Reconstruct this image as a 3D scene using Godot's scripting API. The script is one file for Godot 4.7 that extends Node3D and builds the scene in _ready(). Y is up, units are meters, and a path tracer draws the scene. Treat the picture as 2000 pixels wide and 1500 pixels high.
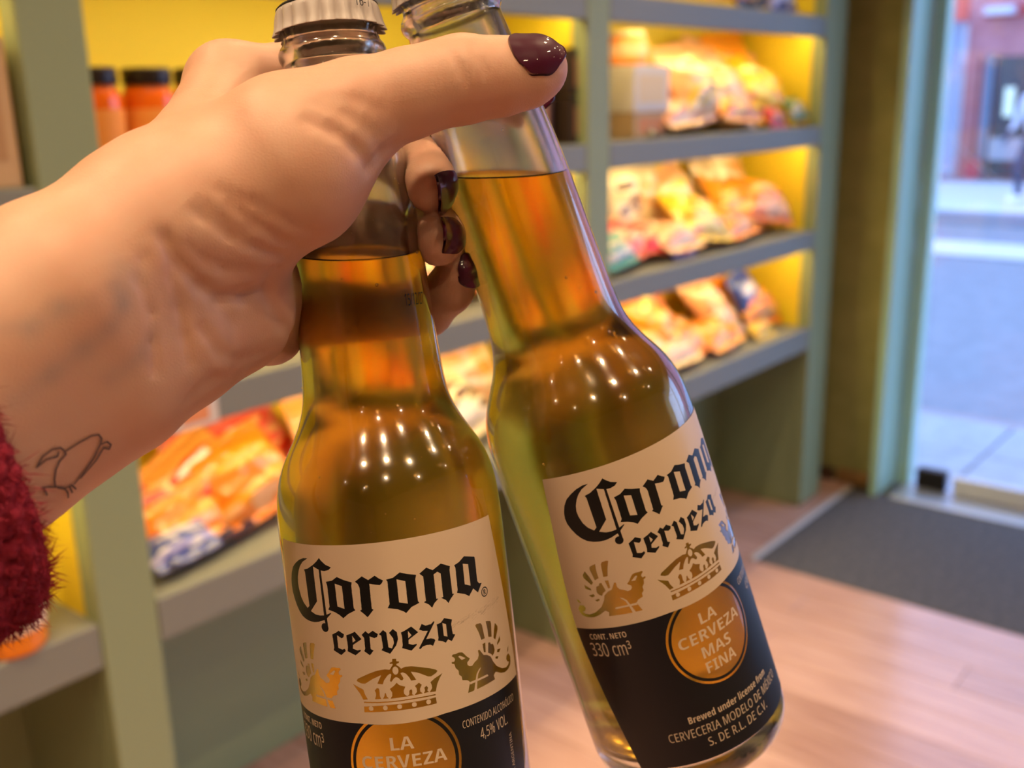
extends Node3D
# A hand holds two beer bottles by their necks in a small snack shop.
# Room axes: shelves stand along the left wall and run towards -z, where the glass door is. y is up, metres.

const F := 2020.0                 # focal length in pixels of the 2000 x 1500 frame
const EYE := Vector3(0, 1.45, 0)
const SHELF_X := -1.45            # front plane of the shelving
const BACK_X := -1.785            # its back panel
const TOPS := [0.668, 1.003, 1.346, 1.686, 2.03]
const BOTTLE_H := 0.242

var cam_basis: Basis
var names := {}
var rng := RandomNumberGenerator.new()
var cache := {}
var noise_fine: NoiseTexture2D
var noise_soft: NoiseTexture2D

func pixel_dir(px: float, py: float) -> Vector3:      # in the camera's axes
	return Vector3((px - 1000.0) / F, -(py - 750.0) / F, -1.0)
func at(px: float, py: float, depth: float) -> Vector3:   # a point at that depth before the lens
	return EYE + cam_basis * (pixel_dir(px, py) * depth)
func on_level(px: float, py: float, y: float) -> Vector3:  # where the pixel's ray meets a level plane
	var d := cam_basis * pixel_dir(px, py)
	return EYE + d * ((y - EYE.y) / d.y)
func on_wall_x(px: float, py: float, x: float) -> Vector3:
	var d := cam_basis * pixel_dir(px, py)
	return EYE + d * ((x - EYE.x) / d.x)
func on_wall_z(px: float, py: float, z: float) -> Vector3:
	var d := cam_basis * pixel_dir(px, py)
	return EYE + d * ((z - EYE.z) / d.z)

# ---------------------------------------------------------------- small tools
func numbered(called: String) -> String:
	var n: int = names.get(called, 0)
	names[called] = n + 1
	return called if n == 0 else "%s_%03d" % [called, n]
func tag(o: Node3D, label: String, category: String, group := "", kind := "") -> Node3D:
	if label: o.set_meta("label", label)
	if category: o.set_meta("category", category)
	if group: o.set_meta("group", group)
	if kind: o.set_meta("kind", kind)
	return o
func thing(called: String, label: String, category: String, where := Vector3.ZERO, turn := 0.0, group := "") -> Node3D:
	var o := Node3D.new()
	o.name = numbered(called)
	add_child(o)
	o.position = where
	o.rotation.y = turn
	tag(o, label, category, group)
	return o
func part(called: String, mesh: Mesh, m: Material, parent: Node, where := Vector3.ZERO) -> MeshInstance3D:
	var o := MeshInstance3D.new()
	o.name = numbered(called) if parent == self else called
	o.mesh = mesh
	o.material_override = m
	o.cast_shadow = GeometryInstance3D.SHADOW_CASTING_SETTING_ON
	parent.add_child(o, true)
	o.position = where
	return o
func structure(called: String, mesh: Mesh, m: Material, where := Vector3.ZERO, label := "") -> MeshInstance3D:
	var o := part(called, mesh, m, self, where)
	tag(o, label, "", "", "structure")
	return o
func setting(called: String, label := "") -> Node3D:
	var o := Node3D.new()
	o.name = numbered(called)
	add_child(o)
	tag(o, label, "", "", "structure")
	return o

func mat(c: Color, rough := 0.6, metal := 0.0, grain := 0.0, scale := 6.0) -> StandardMaterial3D:
	var key := "%s %s %s %s %s" % [c, rough, metal, grain, scale]
	if cache.has(key): return cache[key]
	var m := StandardMaterial3D.new()
	m.albedo_color = c
	m.roughness = rough
	m.metallic = metal
	if grain > 0.0:
		m.heightmap_enabled = true
		m.heightmap_texture = noise_fine
		m.heightmap_scale = grain
		m.uv1_triplanar = true
		m.uv1_scale = Vector3.ONE * scale
	cache[key] = m
	return m
func tinted(c1: Color, c2: Color, rough: float, scale: float, freq := 0.02, relief := 0.0, stretch := Vector3.ONE) -> StandardMaterial3D:
	var g := Gradient.new()
	g.set_color(0, c1)
	g.set_color(1, c2)
	var n := FastNoiseLite.new()
	n.seed = 5
	n.frequency = freq
	n.fractal_octaves = 4
	var t := NoiseTexture2D.new()
	t.width = 256
	t.height = 256
	t.seamless = true
	t.noise = n
	t.color_ramp = g
	var m := StandardMaterial3D.new()
	m.albedo_texture = t
	m.roughness = rough
	m.uv1_triplanar = true
	m.uv1_world_triplanar = true
	m.uv1_scale = stretch * scale
	if relief > 0.0:
		m.heightmap_enabled = true
		m.heightmap_texture = noise_fine
		m.heightmap_scale = relief
	return m
func noise_tex(freq: float, size := 256, octaves := 4) -> NoiseTexture2D:
	var n := FastNoiseLite.new()
	n.seed = 3
	n.frequency = freq
	n.fractal_octaves = octaves
	var t := NoiseTexture2D.new()
	t.width = size
	t.height = size
	t.seamless = true
	t.noise = n
	return t

func box(size: Vector3, bevel := 0.003) -> ArrayMesh:     # a box with chamfered edges, centred
	var key := "box %s %s" % [size, bevel]
	if cache.has(key): return cache[key]
	var st := SurfaceTool.new()
	st.begin(Mesh.PRIMITIVE_TRIANGLES)
	st.set_smooth_group(-1)
	add_box(st, Transform3D(), size, bevel)
	st.generate_normals()
	cache[key] = st.commit()
	return cache[key]
func add_box(st: SurfaceTool, t: Transform3D, size: Vector3, bevel: float) -> void:
	var h := size * 0.5
	var b: float = minf(bevel, minf(h.x, minf(h.y, h.z)) * 0.6)
	var v := {}
	for sx in [-1, 1]:
		for sy in [-1, 1]:
			for sz in [-1, 1]:
				v[[sx, sy, sz, 0]] = t * Vector3(sx * h.x, sy * (h.y - b), sz * (h.z - b))
				v[[sx, sy, sz, 1]] = t * Vector3(sx * (h.x - b), sy * h.y, sz * (h.z - b))
				v[[sx, sy, sz, 2]] = t * Vector3(sx * (h.x - b), sy * (h.y - b), sz * h.z)
	var c := t * Vector3.ZERO
	for s in [-1, 1]:
		quad(st, c, v[[s, -1, -1, 0]], v[[s, 1, -1, 0]], v[[s, 1, 1, 0]], v[[s, -1, 1, 0]])
		quad(st, c, v[[-1, s, -1, 1]], v[[1, s, -1, 1]], v[[1, s, 1, 1]], v[[-1, s, 1, 1]])
		quad(st, c, v[[-1, -1, s, 2]], v[[1, -1, s, 2]], v[[1, 1, s, 2]], v[[-1, 1, s, 2]])
		for q in [-1, 1]:
			quad(st, c, v[[s, q, -1, 0]], v[[s, q, 1, 0]], v[[s, q, 1, 1]], v[[s, q, -1, 1]])
			quad(st, c, v[[s, -1, q, 0]], v[[s, 1, q, 0]], v[[s, 1, q, 2]], v[[s, -1, q, 2]])
			quad(st, c, v[[-1, s, q, 1]], v[[1, s, q, 1]], v[[1, s, q, 2]], v[[-1, s, q, 2]])
			for w in [-1, 1]:
				tri(st, c, v[[s, q, w, 0]], v[[s, q, w, 1]], v[[s, q, w, 2]])
func tri(st: SurfaceTool, inside: Vector3, a: Vector3, b: Vector3, c: Vector3) -> void:   # wound so that it faces away from that point
	var n := (c - a).cross(b - a)
	if n.dot((a + b + c) / 3.0 - inside) < 0.0:
		var k := b
		b = c
		c = k
	st.add_vertex(a)
	st.add_vertex(b)
	st.add_vertex(c)
func quad(st: SurfaceTool, inside: Vector3, a: Vector3, b: Vector3, c: Vector3, d: Vector3) -> void:
	tri(st, inside, a, b, c)
	tri(st, inside, a, c, d)

# a grid of points (rows x columns) as a smooth surface; closed joins the last column to the first
func grid_mesh(rows: Array, closed: bool, flip := false, uvs := true) -> ArrayMesh:
	var v := PackedVector3Array()
	var uv := PackedVector2Array()
	var idx := PackedInt32Array()
	var nr := rows.size()
	var nc: int = rows[0].size()
	var cols: int = nc + (1 if closed else 0)
	for r in nr:
		for c in cols:
			v.append(rows[r][c % nc])
			uv.append(Vector2(float(c) / (cols - 1), float(r) / (nr - 1)))
	for r in nr - 1:
		for c in cols - 1:
			var a: int = r * cols + c
			if flip:
				idx.append_array([a, a + 1, a + cols, a + 1, a + cols + 1, a + cols])
			else:
				idx.append_array([a, a + cols, a + 1, a + 1, a + cols, a + cols + 1])
	return smooth_mesh(v, idx, uv if uvs else PackedVector2Array(), closed, cols)
func smooth_mesh(v: PackedVector3Array, idx: PackedInt32Array, uv: PackedVector2Array, closed := false, cols := 0, colors := PackedColorArray()) -> ArrayMesh:
	var n := PackedVector3Array()
	n.resize(v.size())
	for i in range(0, idx.size(), 3):
		var f := (v[idx[i + 2]] - v[idx[i]]).cross(v[idx[i + 1]] - v[idx[i]])
		for k in 3: n[idx[i + k]] += f
	if closed:
		for r in v.size() / cols:
			var s: Vector3 = n[r * cols] + n[r * cols + cols - 1]
			n[r * cols] = s
			n[r * cols + cols - 1] = s
	for i in n.size(): n[i] = n[i].normalized() if n[i].length() > 1e-20 else Vector3.UP
	var a := []
	a.resize(Mesh.ARRAY_MAX)
	a[Mesh.ARRAY_VERTEX] = v
	a[Mesh.ARRAY_NORMAL] = n
	a[Mesh.ARRAY_INDEX] = idx
	if uv.size(): a[Mesh.ARRAY_TEX_UV] = uv
	if colors.size(): a[Mesh.ARRAY_COLOR] = colors
	var m := ArrayMesh.new()
	m.add_surface_from_arrays(Mesh.PRIMITIVE_TRIANGLES, a)
	return m
func lathe(profile: Array, sides := 48) -> ArrayMesh:      # profile: Vector2(radius, y), from the top down the outside
	var rows := []
	for p in profile:
		var ring := []
		for c in sides:
			var a := TAU * c / sides
			ring.append(Vector3(p.x * sin(a), p.y, p.x * cos(a)))
		rows.append(ring)
	return grid_mesh(rows, true, true)
func tube(points: Array, radius: float, sides := 6) -> ArrayMesh:
	var rows := []
	for i in points.size():
		var d: Vector3 = (points[mini(i + 1, points.size() - 1)] - points[maxi(i - 1, 0)]).normalized()
		var x := d.cross(Vector3(0.3, 0.9, 0.2)).normalized()
		var y := x.cross(d)
		var ring := []
		for c in sides:
			var a := TAU * c / sides
			ring.append(points[i] + (x * cos(a) + y * sin(a)) * radius)
		rows.append(ring)
	return grid_mesh(rows, true, true)

# ---------------------------------------------------------------- the room
func build_room() -> void:
	var sage := mat(Color(0.57, 0.62, 0.47), 0.55)
	var wall := tinted(Color(0.60, 0.59, 0.36), Color(0.66, 0.64, 0.41), 0.75, 1.5)
	var plain := tinted(Color(0.66, 0.63, 0.53), Color(0.71, 0.68, 0.58), 0.85, 1.2)
	# shell with real thickness; the room is open only at the door
	structure("wall_left", box(Vector3(0.2, 3.0, 8.0), 0.0), plain, Vector3(-1.93, 1.35, 0.3))
	structure("wall_right", box(Vector3(0.2, 3.0, 8.0), 0.0), plain, Vector3(2.6, 1.35, 0.3))
	structure("wall_back", box(Vector3(4.8, 3.0, 0.2), 0.0), plain, Vector3(0.35, 1.35, 4.3))
	structure("wall_front", box(Vector3(0.53, 3.0, 0.16), 0.003), wall, Vector3(-1.565, 1.35, -3.78))
	# the shop window beside the door
	structure("wall_under_window", box(Vector3(2.4, 0.52, 0.16), 0.003), wall, Vector3(1.4, 0.11, -3.78))
	structure("wall_over_window", box(Vector3(2.4, 0.55, 0.16), 0.003), wall, Vector3(1.4, 2.575, -3.78))
	var win := setting("window_1")
	var frame_m := mat(Color(0.66, 0.82, 0.75), 0.4)
	var wp := mat(Color(1, 1, 1, 0.03), 0.02)
	wp.transparency = BaseMaterial3D.TRANSPARENCY_ALPHA
	for k in 2:
		part("pane", box(Vector3(1.1, 1.9, 0.010), 0.0), wp, win, Vector3(0.80 + 1.16 * k, 1.335, -3.78))
	for k in 3:
		part("mullion", box(Vector3(0.05, 1.92, 0.10), 0.004), frame_m, win, Vector3(0.235 + 1.155 * k, 1.335, -3.78))
	part("sill", box(Vector3(2.36, 0.03, 0.22), 0.005), frame_m, win, Vector3(1.4, 0.386, -3.75))
	structure("wall_over_door", box(Vector3(1.5, 0.55, 0.16), 0.003), wall, Vector3(-0.55, 2.575, -3.78))
	structure("ceiling", box(Vector3(4.8, 0.15, 8.4), 0.0), mat(Color(0.34, 0.32, 0.29), 0.9), Vector3(0.35, 2.875, 0.3))
	# laminate floor of single planks laid across the room
	var floor_node := setting("floor")
	part("subfloor", box(Vector3(4.6, 0.1, 8.0), 0.0), mat(Color(0.30, 0.24, 0.20), 0.9), floor_node, Vector3(0.4, -0.062, 0.3))
	var tones := []
	for k in 5:
		var b := 0.02 * k
		tones.append(tinted(Color(0.68 + b, 0.52 + b, 0.47 + b), Color(0.78 + b, 0.63 + b, 0.58 + b), 0.21, 1.0, 0.02, 0.0, Vector3(0.6, 3.0, 7.0)))
	var z := -3.69
	var row := 0
	while z < 0.6:
		var x := -1.83 - rng.randf() * 0.9
		while x < 1.6:
			var x0: float = maxf(x, -1.83)
			var x1: float = x + 1.2
			if not (z < -2.86 and x1 > -1.38) or x0 < -1.40:
				var xe: float = minf(x1, -1.385) if z < -2.86 else x1
				if xe - x0 > 0.02:
					part("plank", box(Vector3(xe - x0 - 0.002, 0.012, 0.127), 0.001), tones[rng.randi() % 5], floor_node, Vector3((x0 + xe) / 2, -0.006, z))
			x = x1
		z += 0.129
		row += 1
	for k in 4:
		part("plank", box(Vector3(4.0, 0.012, 0.95), 0.001), tones[k], floor_node, Vector3(0.2, -0.006, 1.08 + 0.96 * k))
	# entrance mat in its metal edging
	var m := tag(part("door_mat", box(Vector3(2.6, 0.014, 0.80), 0.003), tinted(Color(0.26, 0.26, 0.27), Color(0.38, 0.37, 0.38), 0.98, 5.0, 0.03), self, Vector3(-0.07, -0.004, -3.243)), "dark grey carpet mat lying inside the glass door", "mat")
	part("edging", box(Vector3(0.022, 0.018, 0.80), 0.003), mat(Color(0.78, 0.76, 0.74), 0.4), m, Vector3(-1.311, 0.002, 0))
	structure("trim_1", box(Vector3(0.13, 0.055, 0.03), 0.008), tinted(Color(0.50, 0.36, 0.20), Color(0.60, 0.45, 0.26), 0.5, 4.0), Vector3(-1.385, 0.0285, -3.683))
	structure("baseboard_left", box(Vector3(0.27, 0.05, 0.02), 0.004), mat(Color(0.33, 0.24, 0.18), 0.5), Vector3(-1.60, 0.026, -3.688))
	# the glass door in a mint frame
	var door := setting("door_1")
	var mint := mat(Color(0.66, 0.82, 0.75), 0.4)
	part("jamb", box(Vector3(0.03, 2.3, 0.20), 0.004), mint, door, Vector3(-1.283, 1.15, -3.71))
	part("stop", box(Vector3(0.05, 2.3, 0.06), 0.004), mint, door, Vector3(-1.243, 1.15, -3.835))
	part("jamb", box(Vector3(0.075, 2.3, 0.12), 0.004), mint, door, Vector3(0.17, 1.15, -3.70))
	part("lintel", box(Vector3(1.5, 0.08, 0.12), 0.004), mint, door, Vector3(-0.55, 2.28, -3.70))
	part("threshold", box(Vector3(1.40, 0.012, 0.34), 0.003), mat(Color(0.72, 0.73, 0.75), 0.35, 0.6), door, Vector3(-0.53, -0.001, -3.80))
	var pane := mat(Color(1, 1, 1, 0.03), 0.02)
	pane.transparency = BaseMaterial3D.TRANSPARENCY_ALPHA
	part("pane", box(Vector3(1.38, 2.20, 0.010), 0.0), pane, door, Vector3(-0.565, 1.15, -3.80))
	part("bottom_rail", box(Vector3(1.16, 0.062, 0.035), 0.004), mat(Color(0.80, 0.83, 0.86), 0.3, 0.3), door, Vector3(-0.47, 0.04, -3.80))
	part("floor_hinge", box(Vector3(0.11, 0.075, 0.045), 0.006), mat(Color(0.10, 0.09, 0.09), 0.4, 0.5), door, Vector3(-1.13, 0.045, -3.80))
	# a thin white cord that hangs behind the pane
	var pts := []
	for q in [[1846, 215], [1852, 245], [1868, 276], [1890, 303], [1918, 328], [1945, 348], [1970, 362]]:
		pts.append(on_wall_z(q[0], q[1], -3.83))
	tag(part("cord", tube(pts, 0.0012), mat(Color(0.9, 0.9, 0.92), 0.5), self), "thin white cord hanging in a curve behind the door glass", "cord")
	build_shelving(sage)
	build_ceiling_lights()

func build_shelving(sage: Material) -> void:
	var unit := thing("shelving_unit", "built-in sage green shelving with yellow insides along the wall", "shelving", Vector3(-1.62, 0, -1.4))
	var o := -unit.position
	var grey := mat(Color(0.52, 0.53, 0.49), 0.5)
	var yellow := mat(Color(0.94, 0.84, 0.20), 0.55)
	var strip := mat(Color(1, 0.9, 0.7), 0.5)
	strip.emission_enabled = true
	strip.emission = LED_COLOR
	strip.emission_energy_multiplier = 3.0
	var posts := [[0.61, 0.51], [-0.71, -0.81], [-2.032, -2.125], [-3.352, -3.515]]
	for p in posts:
		part("post", box(Vector3(0.045, 2.79, p[0] - p[1]), 0.003), sage, unit, o + Vector3(SHELF_X - 0.0225, 1.40, (p[0] + p[1]) / 2))
	for i in 3:
		var z0: float = posts[i][1]
		var z1: float = posts[i + 1][0]
		var zc: float = (z0 + z1) / 2
		var w: float = z0 - z1
		# yellow lining above the lowest shelf, green below
		part("back_panel", box(Vector3(0.016, 2.15, w + 0.09), 0.0), yellow, unit, o + Vector3(BACK_X - 0.008, 0.63 + 1.075, zc))
		part("back_panel", box(Vector3(0.016, 0.58, w + 0.09), 0.0), sage, unit, o + Vector3(BACK_X - 0.008, 0.292, zc))
		for s in [[z0 + 0.009, 1], [z1 - 0.009, -1]]:
			part("side_panel", box(Vector3(0.288, 2.15, 0.018), 0.0), yellow, unit, o + Vector3(SHELF_X - 0.190, 1.705, s[0]))
			part("side_panel", box(Vector3(0.288, 0.58, 0.018), 0.0), sage, unit, o + Vector3(SHELF_X - 0.190, 0.292, s[0]))
		for k in TOPS.size():
			var y: float = TOPS[k]
			var thick := 0.078 if k == 0 else 0.064
			var f := part("fascia", box(Vector3(0.022, thick, w - 0.002), 0.003), grey, unit, o + Vector3(SHELF_X - 0.012, y - thick / 2, zc))
			var b := part("shelf", box(Vector3(0.308, 0.022, w - 0.002), 0.001), grey, unit, o + Vector3(SHELF_X - 0.178, y - 0.012, zc))
			if k > 0:
				# the strip of light that runs behind the fascia
				part("led_strip", box(Vector3(0.012, 0.006, w - 0.06), 0.001), strip, b, Vector3(0.135, -0.0145, 0))
				var l := AreaLight3D.new()
				l.name = "led_light"
				l.area_size = Vector2(w - 0.06, 0.012)
				l.light_color = LED_COLOR
				l.light_energy = LED
				l.area_range = 6.0
				l.area_attenuation = 2.0
				l.shadow_enabled = true
				add_child(l, true)
				l.position = Vector3(SHELF_X - 0.043, y - 0.031, zc)
				l.basis = Basis(Vector3(0, 0, 1), Vector3(0.9, -0.4, 0).normalized(), Vector3(0.4, 0.9, 0).normalized())

func build_ceiling_lights() -> void:
	# small recessed downlights in the ceiling: white ring, glowing lens and the light itself
	var ring := lathe([Vector2(0.036, 0.0), Vector2(0.052, 0.0), Vector2(0.055, -0.005), Vector2(0.050, -0.010), Vector2(0.037, -0.008), Vector2(0.036, 0.0)], 24)
	var lens := lathe([Vector2(0.0005, -0.003), Vector2(0.037, -0.003), Vector2(0.036, -0.006), Vector2(0.0005, -0.0065)], 12)
	var white := mat(Color(0.9, 0.89, 0.86), 0.4)
	var glow := mat(Color(1, 0.95, 0.85), 0.4)
	glow.emission_enabled = true
	glow.emission = SPOT_COLOR
	glow.emission_energy_multiplier = 45.0
	for p in SPOTS:
		var t := thing("ceiling_spotlight", "small round recessed spotlight in the ceiling", "light", Vector3(p[0], 2.80, p[1]), 0.0, "recessed ceiling spotlights")
		part("trim_ring", ring, white, t)
		part("lens", lens, glow, t)
		var l := SpotLight3D.new()
		l.name = "spot_light"
		l.light_color = SPOT_COLOR
		l.light_energy = SPOT
		l.spot_angle = 62.0
		l.spot_angle_attenuation = 1.0
		l.spot_range = 9.0
		l.spot_attenuation = 2.0
		l.light_size = 0.035
		l.shadow_enabled = true
		add_child(l, true)
		l.position = Vector3(p[0], 2.785, p[1])
		l.rotation_degrees = Vector3(-90, 0, 0)

func build_street() -> void:
	var slab := tinted(Color(0.62, 0.62, 0.65), Color(0.70, 0.70, 0.73), 0.85, 1.0, 0.03)
	var asphalt := tinted(Color(0.46, 0.47, 0.50), Color(0.53, 0.54, 0.57), 0.9, 0.6, 0.03)
	var street := setting("floor_street")
	part("ground", box(Vector3(60, 0.3, 40), 0.0), asphalt, street, Vector3(-5, -0.36, -24))
	for k in 24:   # the pavement outside the door, slab by slab
		part("paving_slab", box(Vector3(0.59, 0.10, 0.48), 0.006), slab, street, Vector3(-5.0 + 0.6 * (k % 12), -0.062, -4.10 - 0.485 * (k / 12)))
	part("kerb", box(Vector3(14, 0.14, 0.12), 0.01), mat(Color(0.60, 0.55, 0.56), 0.85), street, Vector3(-3, -0.10, -4.90))
	part("gutter", box(Vector3(30, 0.02, 1.0), 0.0), mat(Color(0.80, 0.78, 0.80), 0.85), street, Vector3(-5, -0.19, -11.6))
	part("kerb", box(Vector3(30, 0.16, 0.15), 0.01), mat(Color(0.55, 0.54, 0.58), 0.85), street, Vector3(-5, -0.13, -14.0))
	part("pavement", box(Vector3(30, 0.10, 4.4), 0.01), mat(Color(0.78, 0.79, 0.80), 0.85), street, Vector3(-5, -0.10, -16.3))
	# the row of shops across the street
	var b := thing("shop_building", "pink rendered building with dark shop openings across the street", "building", Vector3(-5.5, -0.05, -18.6))
	var pink := tinted(Color(0.78, 0.50, 0.52), Color(0.84, 0.57, 0.58), 0.85, 0.6)
	var o := -b.position
	part("wall", box(Vector3(20, 7.0, 0.4), 0.01), pink, b, Vector3(0, 3.5, -0.6))
	var red := mat(Color(0.66, 0.20, 0.24), 0.6)
	var dark := mat(Color(0.16, 0.19, 0.24), 0.15)
	var pale := mat(Color(0.80, 0.80, 0.84), 0.5)
	var zf := -18.72
	var put := func(called, px0, px1, py0, py1, m, thick, zz):
		var a := on_wall_z(px0, py1, zz)
		var c := on_wall_z(px1, py0, zz)
		return part(called, box(Vector3(absf(c.x - a.x), absf(c.y - a.y), thick), 0.01), m, b, o + Vector3((a.x + c.x) / 2, (a.y + c.y) / 2, zz))
	put.call("shop_window", 1928, 2060, 106, 345, dark, 0.1, zf - 0.05)
	put.call("window_frame", 1922, 1930, 106, 345, mat(Color(0.35, 0.42, 0.50), 0.4), 0.16, zf)
	put.call("lit_poster", 1958, 1984, 170, 228, mat(Color(0.92, 0.93, 0.80), 0.5), 0.04, zf + 0.03)
	put.call("counter", 1932, 2060, 270, 312, mat(Color(0.55, 0.55, 0.58), 0.5), 0.3, zf + 0.1)
	put.call("pilaster", 1895, 1918, 110, 345, mat(Color(0.70, 0.36, 0.40), 0.7), 0.2, zf)
	put.call("pilaster_base", 1889, 1920, 310, 345, red, 0.3, zf)
	put.call("shop_sign", 1925, 2080, 0, 36, red, 0.25, zf)
	put.call("sign_lamp", 1925, 1985, 10, 30, pale, 0.3, zf + 0.2)
	put.call("door_surround", 1853, 1893, 45, 345, pale, 0.12, zf)
	put.call("shop_door", 1862, 1884, 120, 345, mat(Color(0.42, 0.46, 0.54), 0.4), 0.16, zf)
	put.call("hanging_sign", 1867, 1894, -10, 42, mat(Color(0.86, 0.36, 0.30), 0.5), 0.2, zf + 0.3)
	put.call("drainpipe", 1857, 1861, 0, 345, mat(Color(0.55, 0.58, 0.66), 0.5), 0.12, zf + 0.05)

# ---------------------------------------------------------------- a pedestrian across the street, cut by the frame's edge
func build_person() -> void:
	var feet := on_level(2006, 404, -0.10)
	feet.y = -0.05
	var s := 1.0
	var t := thing("person", "person in a pale top and dark blue trousers walking across the street", "person", feet)
	var body := [
		[Vector3(-0.13, 0.10, 0.0), Vector3(-0.16, 0.48, 0.04), 0.045, 0.06], [Vector3(-0.16, 0.48, 0.04), Vector3(-0.03, 0.88, 0.0), 0.065, 0.09],
		[Vector3(0.22, 0.10, 0.02), Vector3(0.12, 0.48, 0.02), 0.045, 0.06], [Vector3(0.12, 0.48, 0.02), Vector3(0.08, 0.88, 0.0), 0.065, 0.09],
		[Vector3(0.02, 0.92, 0.0), Vector3(0.0, 1.15, 0.0), 0.14, 0.13], [Vector3(0.0, 1.15, 0.0), Vector3(0.0, 1.38, 0.0), 0.14, 0.13],
		[Vector3(-0.12, 1.38, 0), Vector3(0.12, 1.38, 0), 0.07, 0.07], [Vector3(0.0, 1.42, 0), Vector3(0.0, 1.55, 0), 0.055, 0.05],
		[Vector3(0.0, 1.60, 0), Vector3(0.0, 1.68, 0), 0.085, 0.095],
		[Vector3(-0.17, 1.37, 0), Vector3(-0.22, 1.10, 0.06), 0.05, 0.042], [Vector3(-0.22, 1.10, 0.06), Vector3(-0.30, 0.90, 0.14), 0.04, 0.032], [Vector3(-0.30, 0.90, 0.14), Vector3(-0.33, 0.80, 0.17), 0.03, 0.03],
		[Vector3(0.17, 1.37, 0), Vector3(0.22, 1.10, 0.0), 0.05, 0.042], [Vector3(0.22, 1.10, 0.0), Vector3(0.22, 0.86, -0.08), 0.04, 0.032], [Vector3(0.22, 0.86, -0.08), Vector3(0.22, 0.76, -0.10), 0.03, 0.03],
		[Vector3(-0.02, 1.62, 0.09), Vector3(-0.03, 1.60, 0.10), 0.016, 0.014],
	]
	var net := SurfaceNet.new()
	for q in body.size(): net.bone(body[q][0], body[q][1], body[q][2], body[q][3], q)
	net.k = [0.03, 0.02]
	net.h = 0.022
	net.build(AABB(Vector3(-0.5, 0.0, -0.3), Vector3(1.0, 1.9, 0.6)))
	var col := PackedColorArray()
	for v in net.verts:
		var c := Color(0.55, 0.38, 0.30)
		if v.y < 0.96: c = Color(0.03, 0.045, 0.10)
		elif v.y < 1.46 and not (absf(v.x) > 0.19 and v.y < 0.92): c = Color(0.62, 0.60, 0.66)
		col.append(c)
	var m := StandardMaterial3D.new()
	m.vertex_color_use_as_albedo = true
	m.roughness = 0.85
	part("body", net.mesh(col), m, t)
	part("hair", lathe([Vector2(0.001, 1.79), Vector2(0.06, 1.775), Vector2(0.098, 1.72), Vector2(0.105, 1.66), Vector2(0.10, 1.60), Vector2(0.09, 1.60), Vector2(0.001, 1.70)], 16), mat(Color(0.16, 0.11, 0.08), 0.6), t, Vector3(0, 0.0, -0.02))
	for q in [Vector3(-0.15, 0.05, 0.06), Vector3(0.21, 0.05, 0.08)]:
		var sh := SphereMesh.new()
		sh.radius = 0.5
		sh.height = 1.0
		var e := part("shoe", box(Vector3(0.10, 0.10, 0.28), 0.045), mat(Color(0.92, 0.93, 0.95), 0.5), t, q)
		e.rotation.y = -0.5

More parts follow.
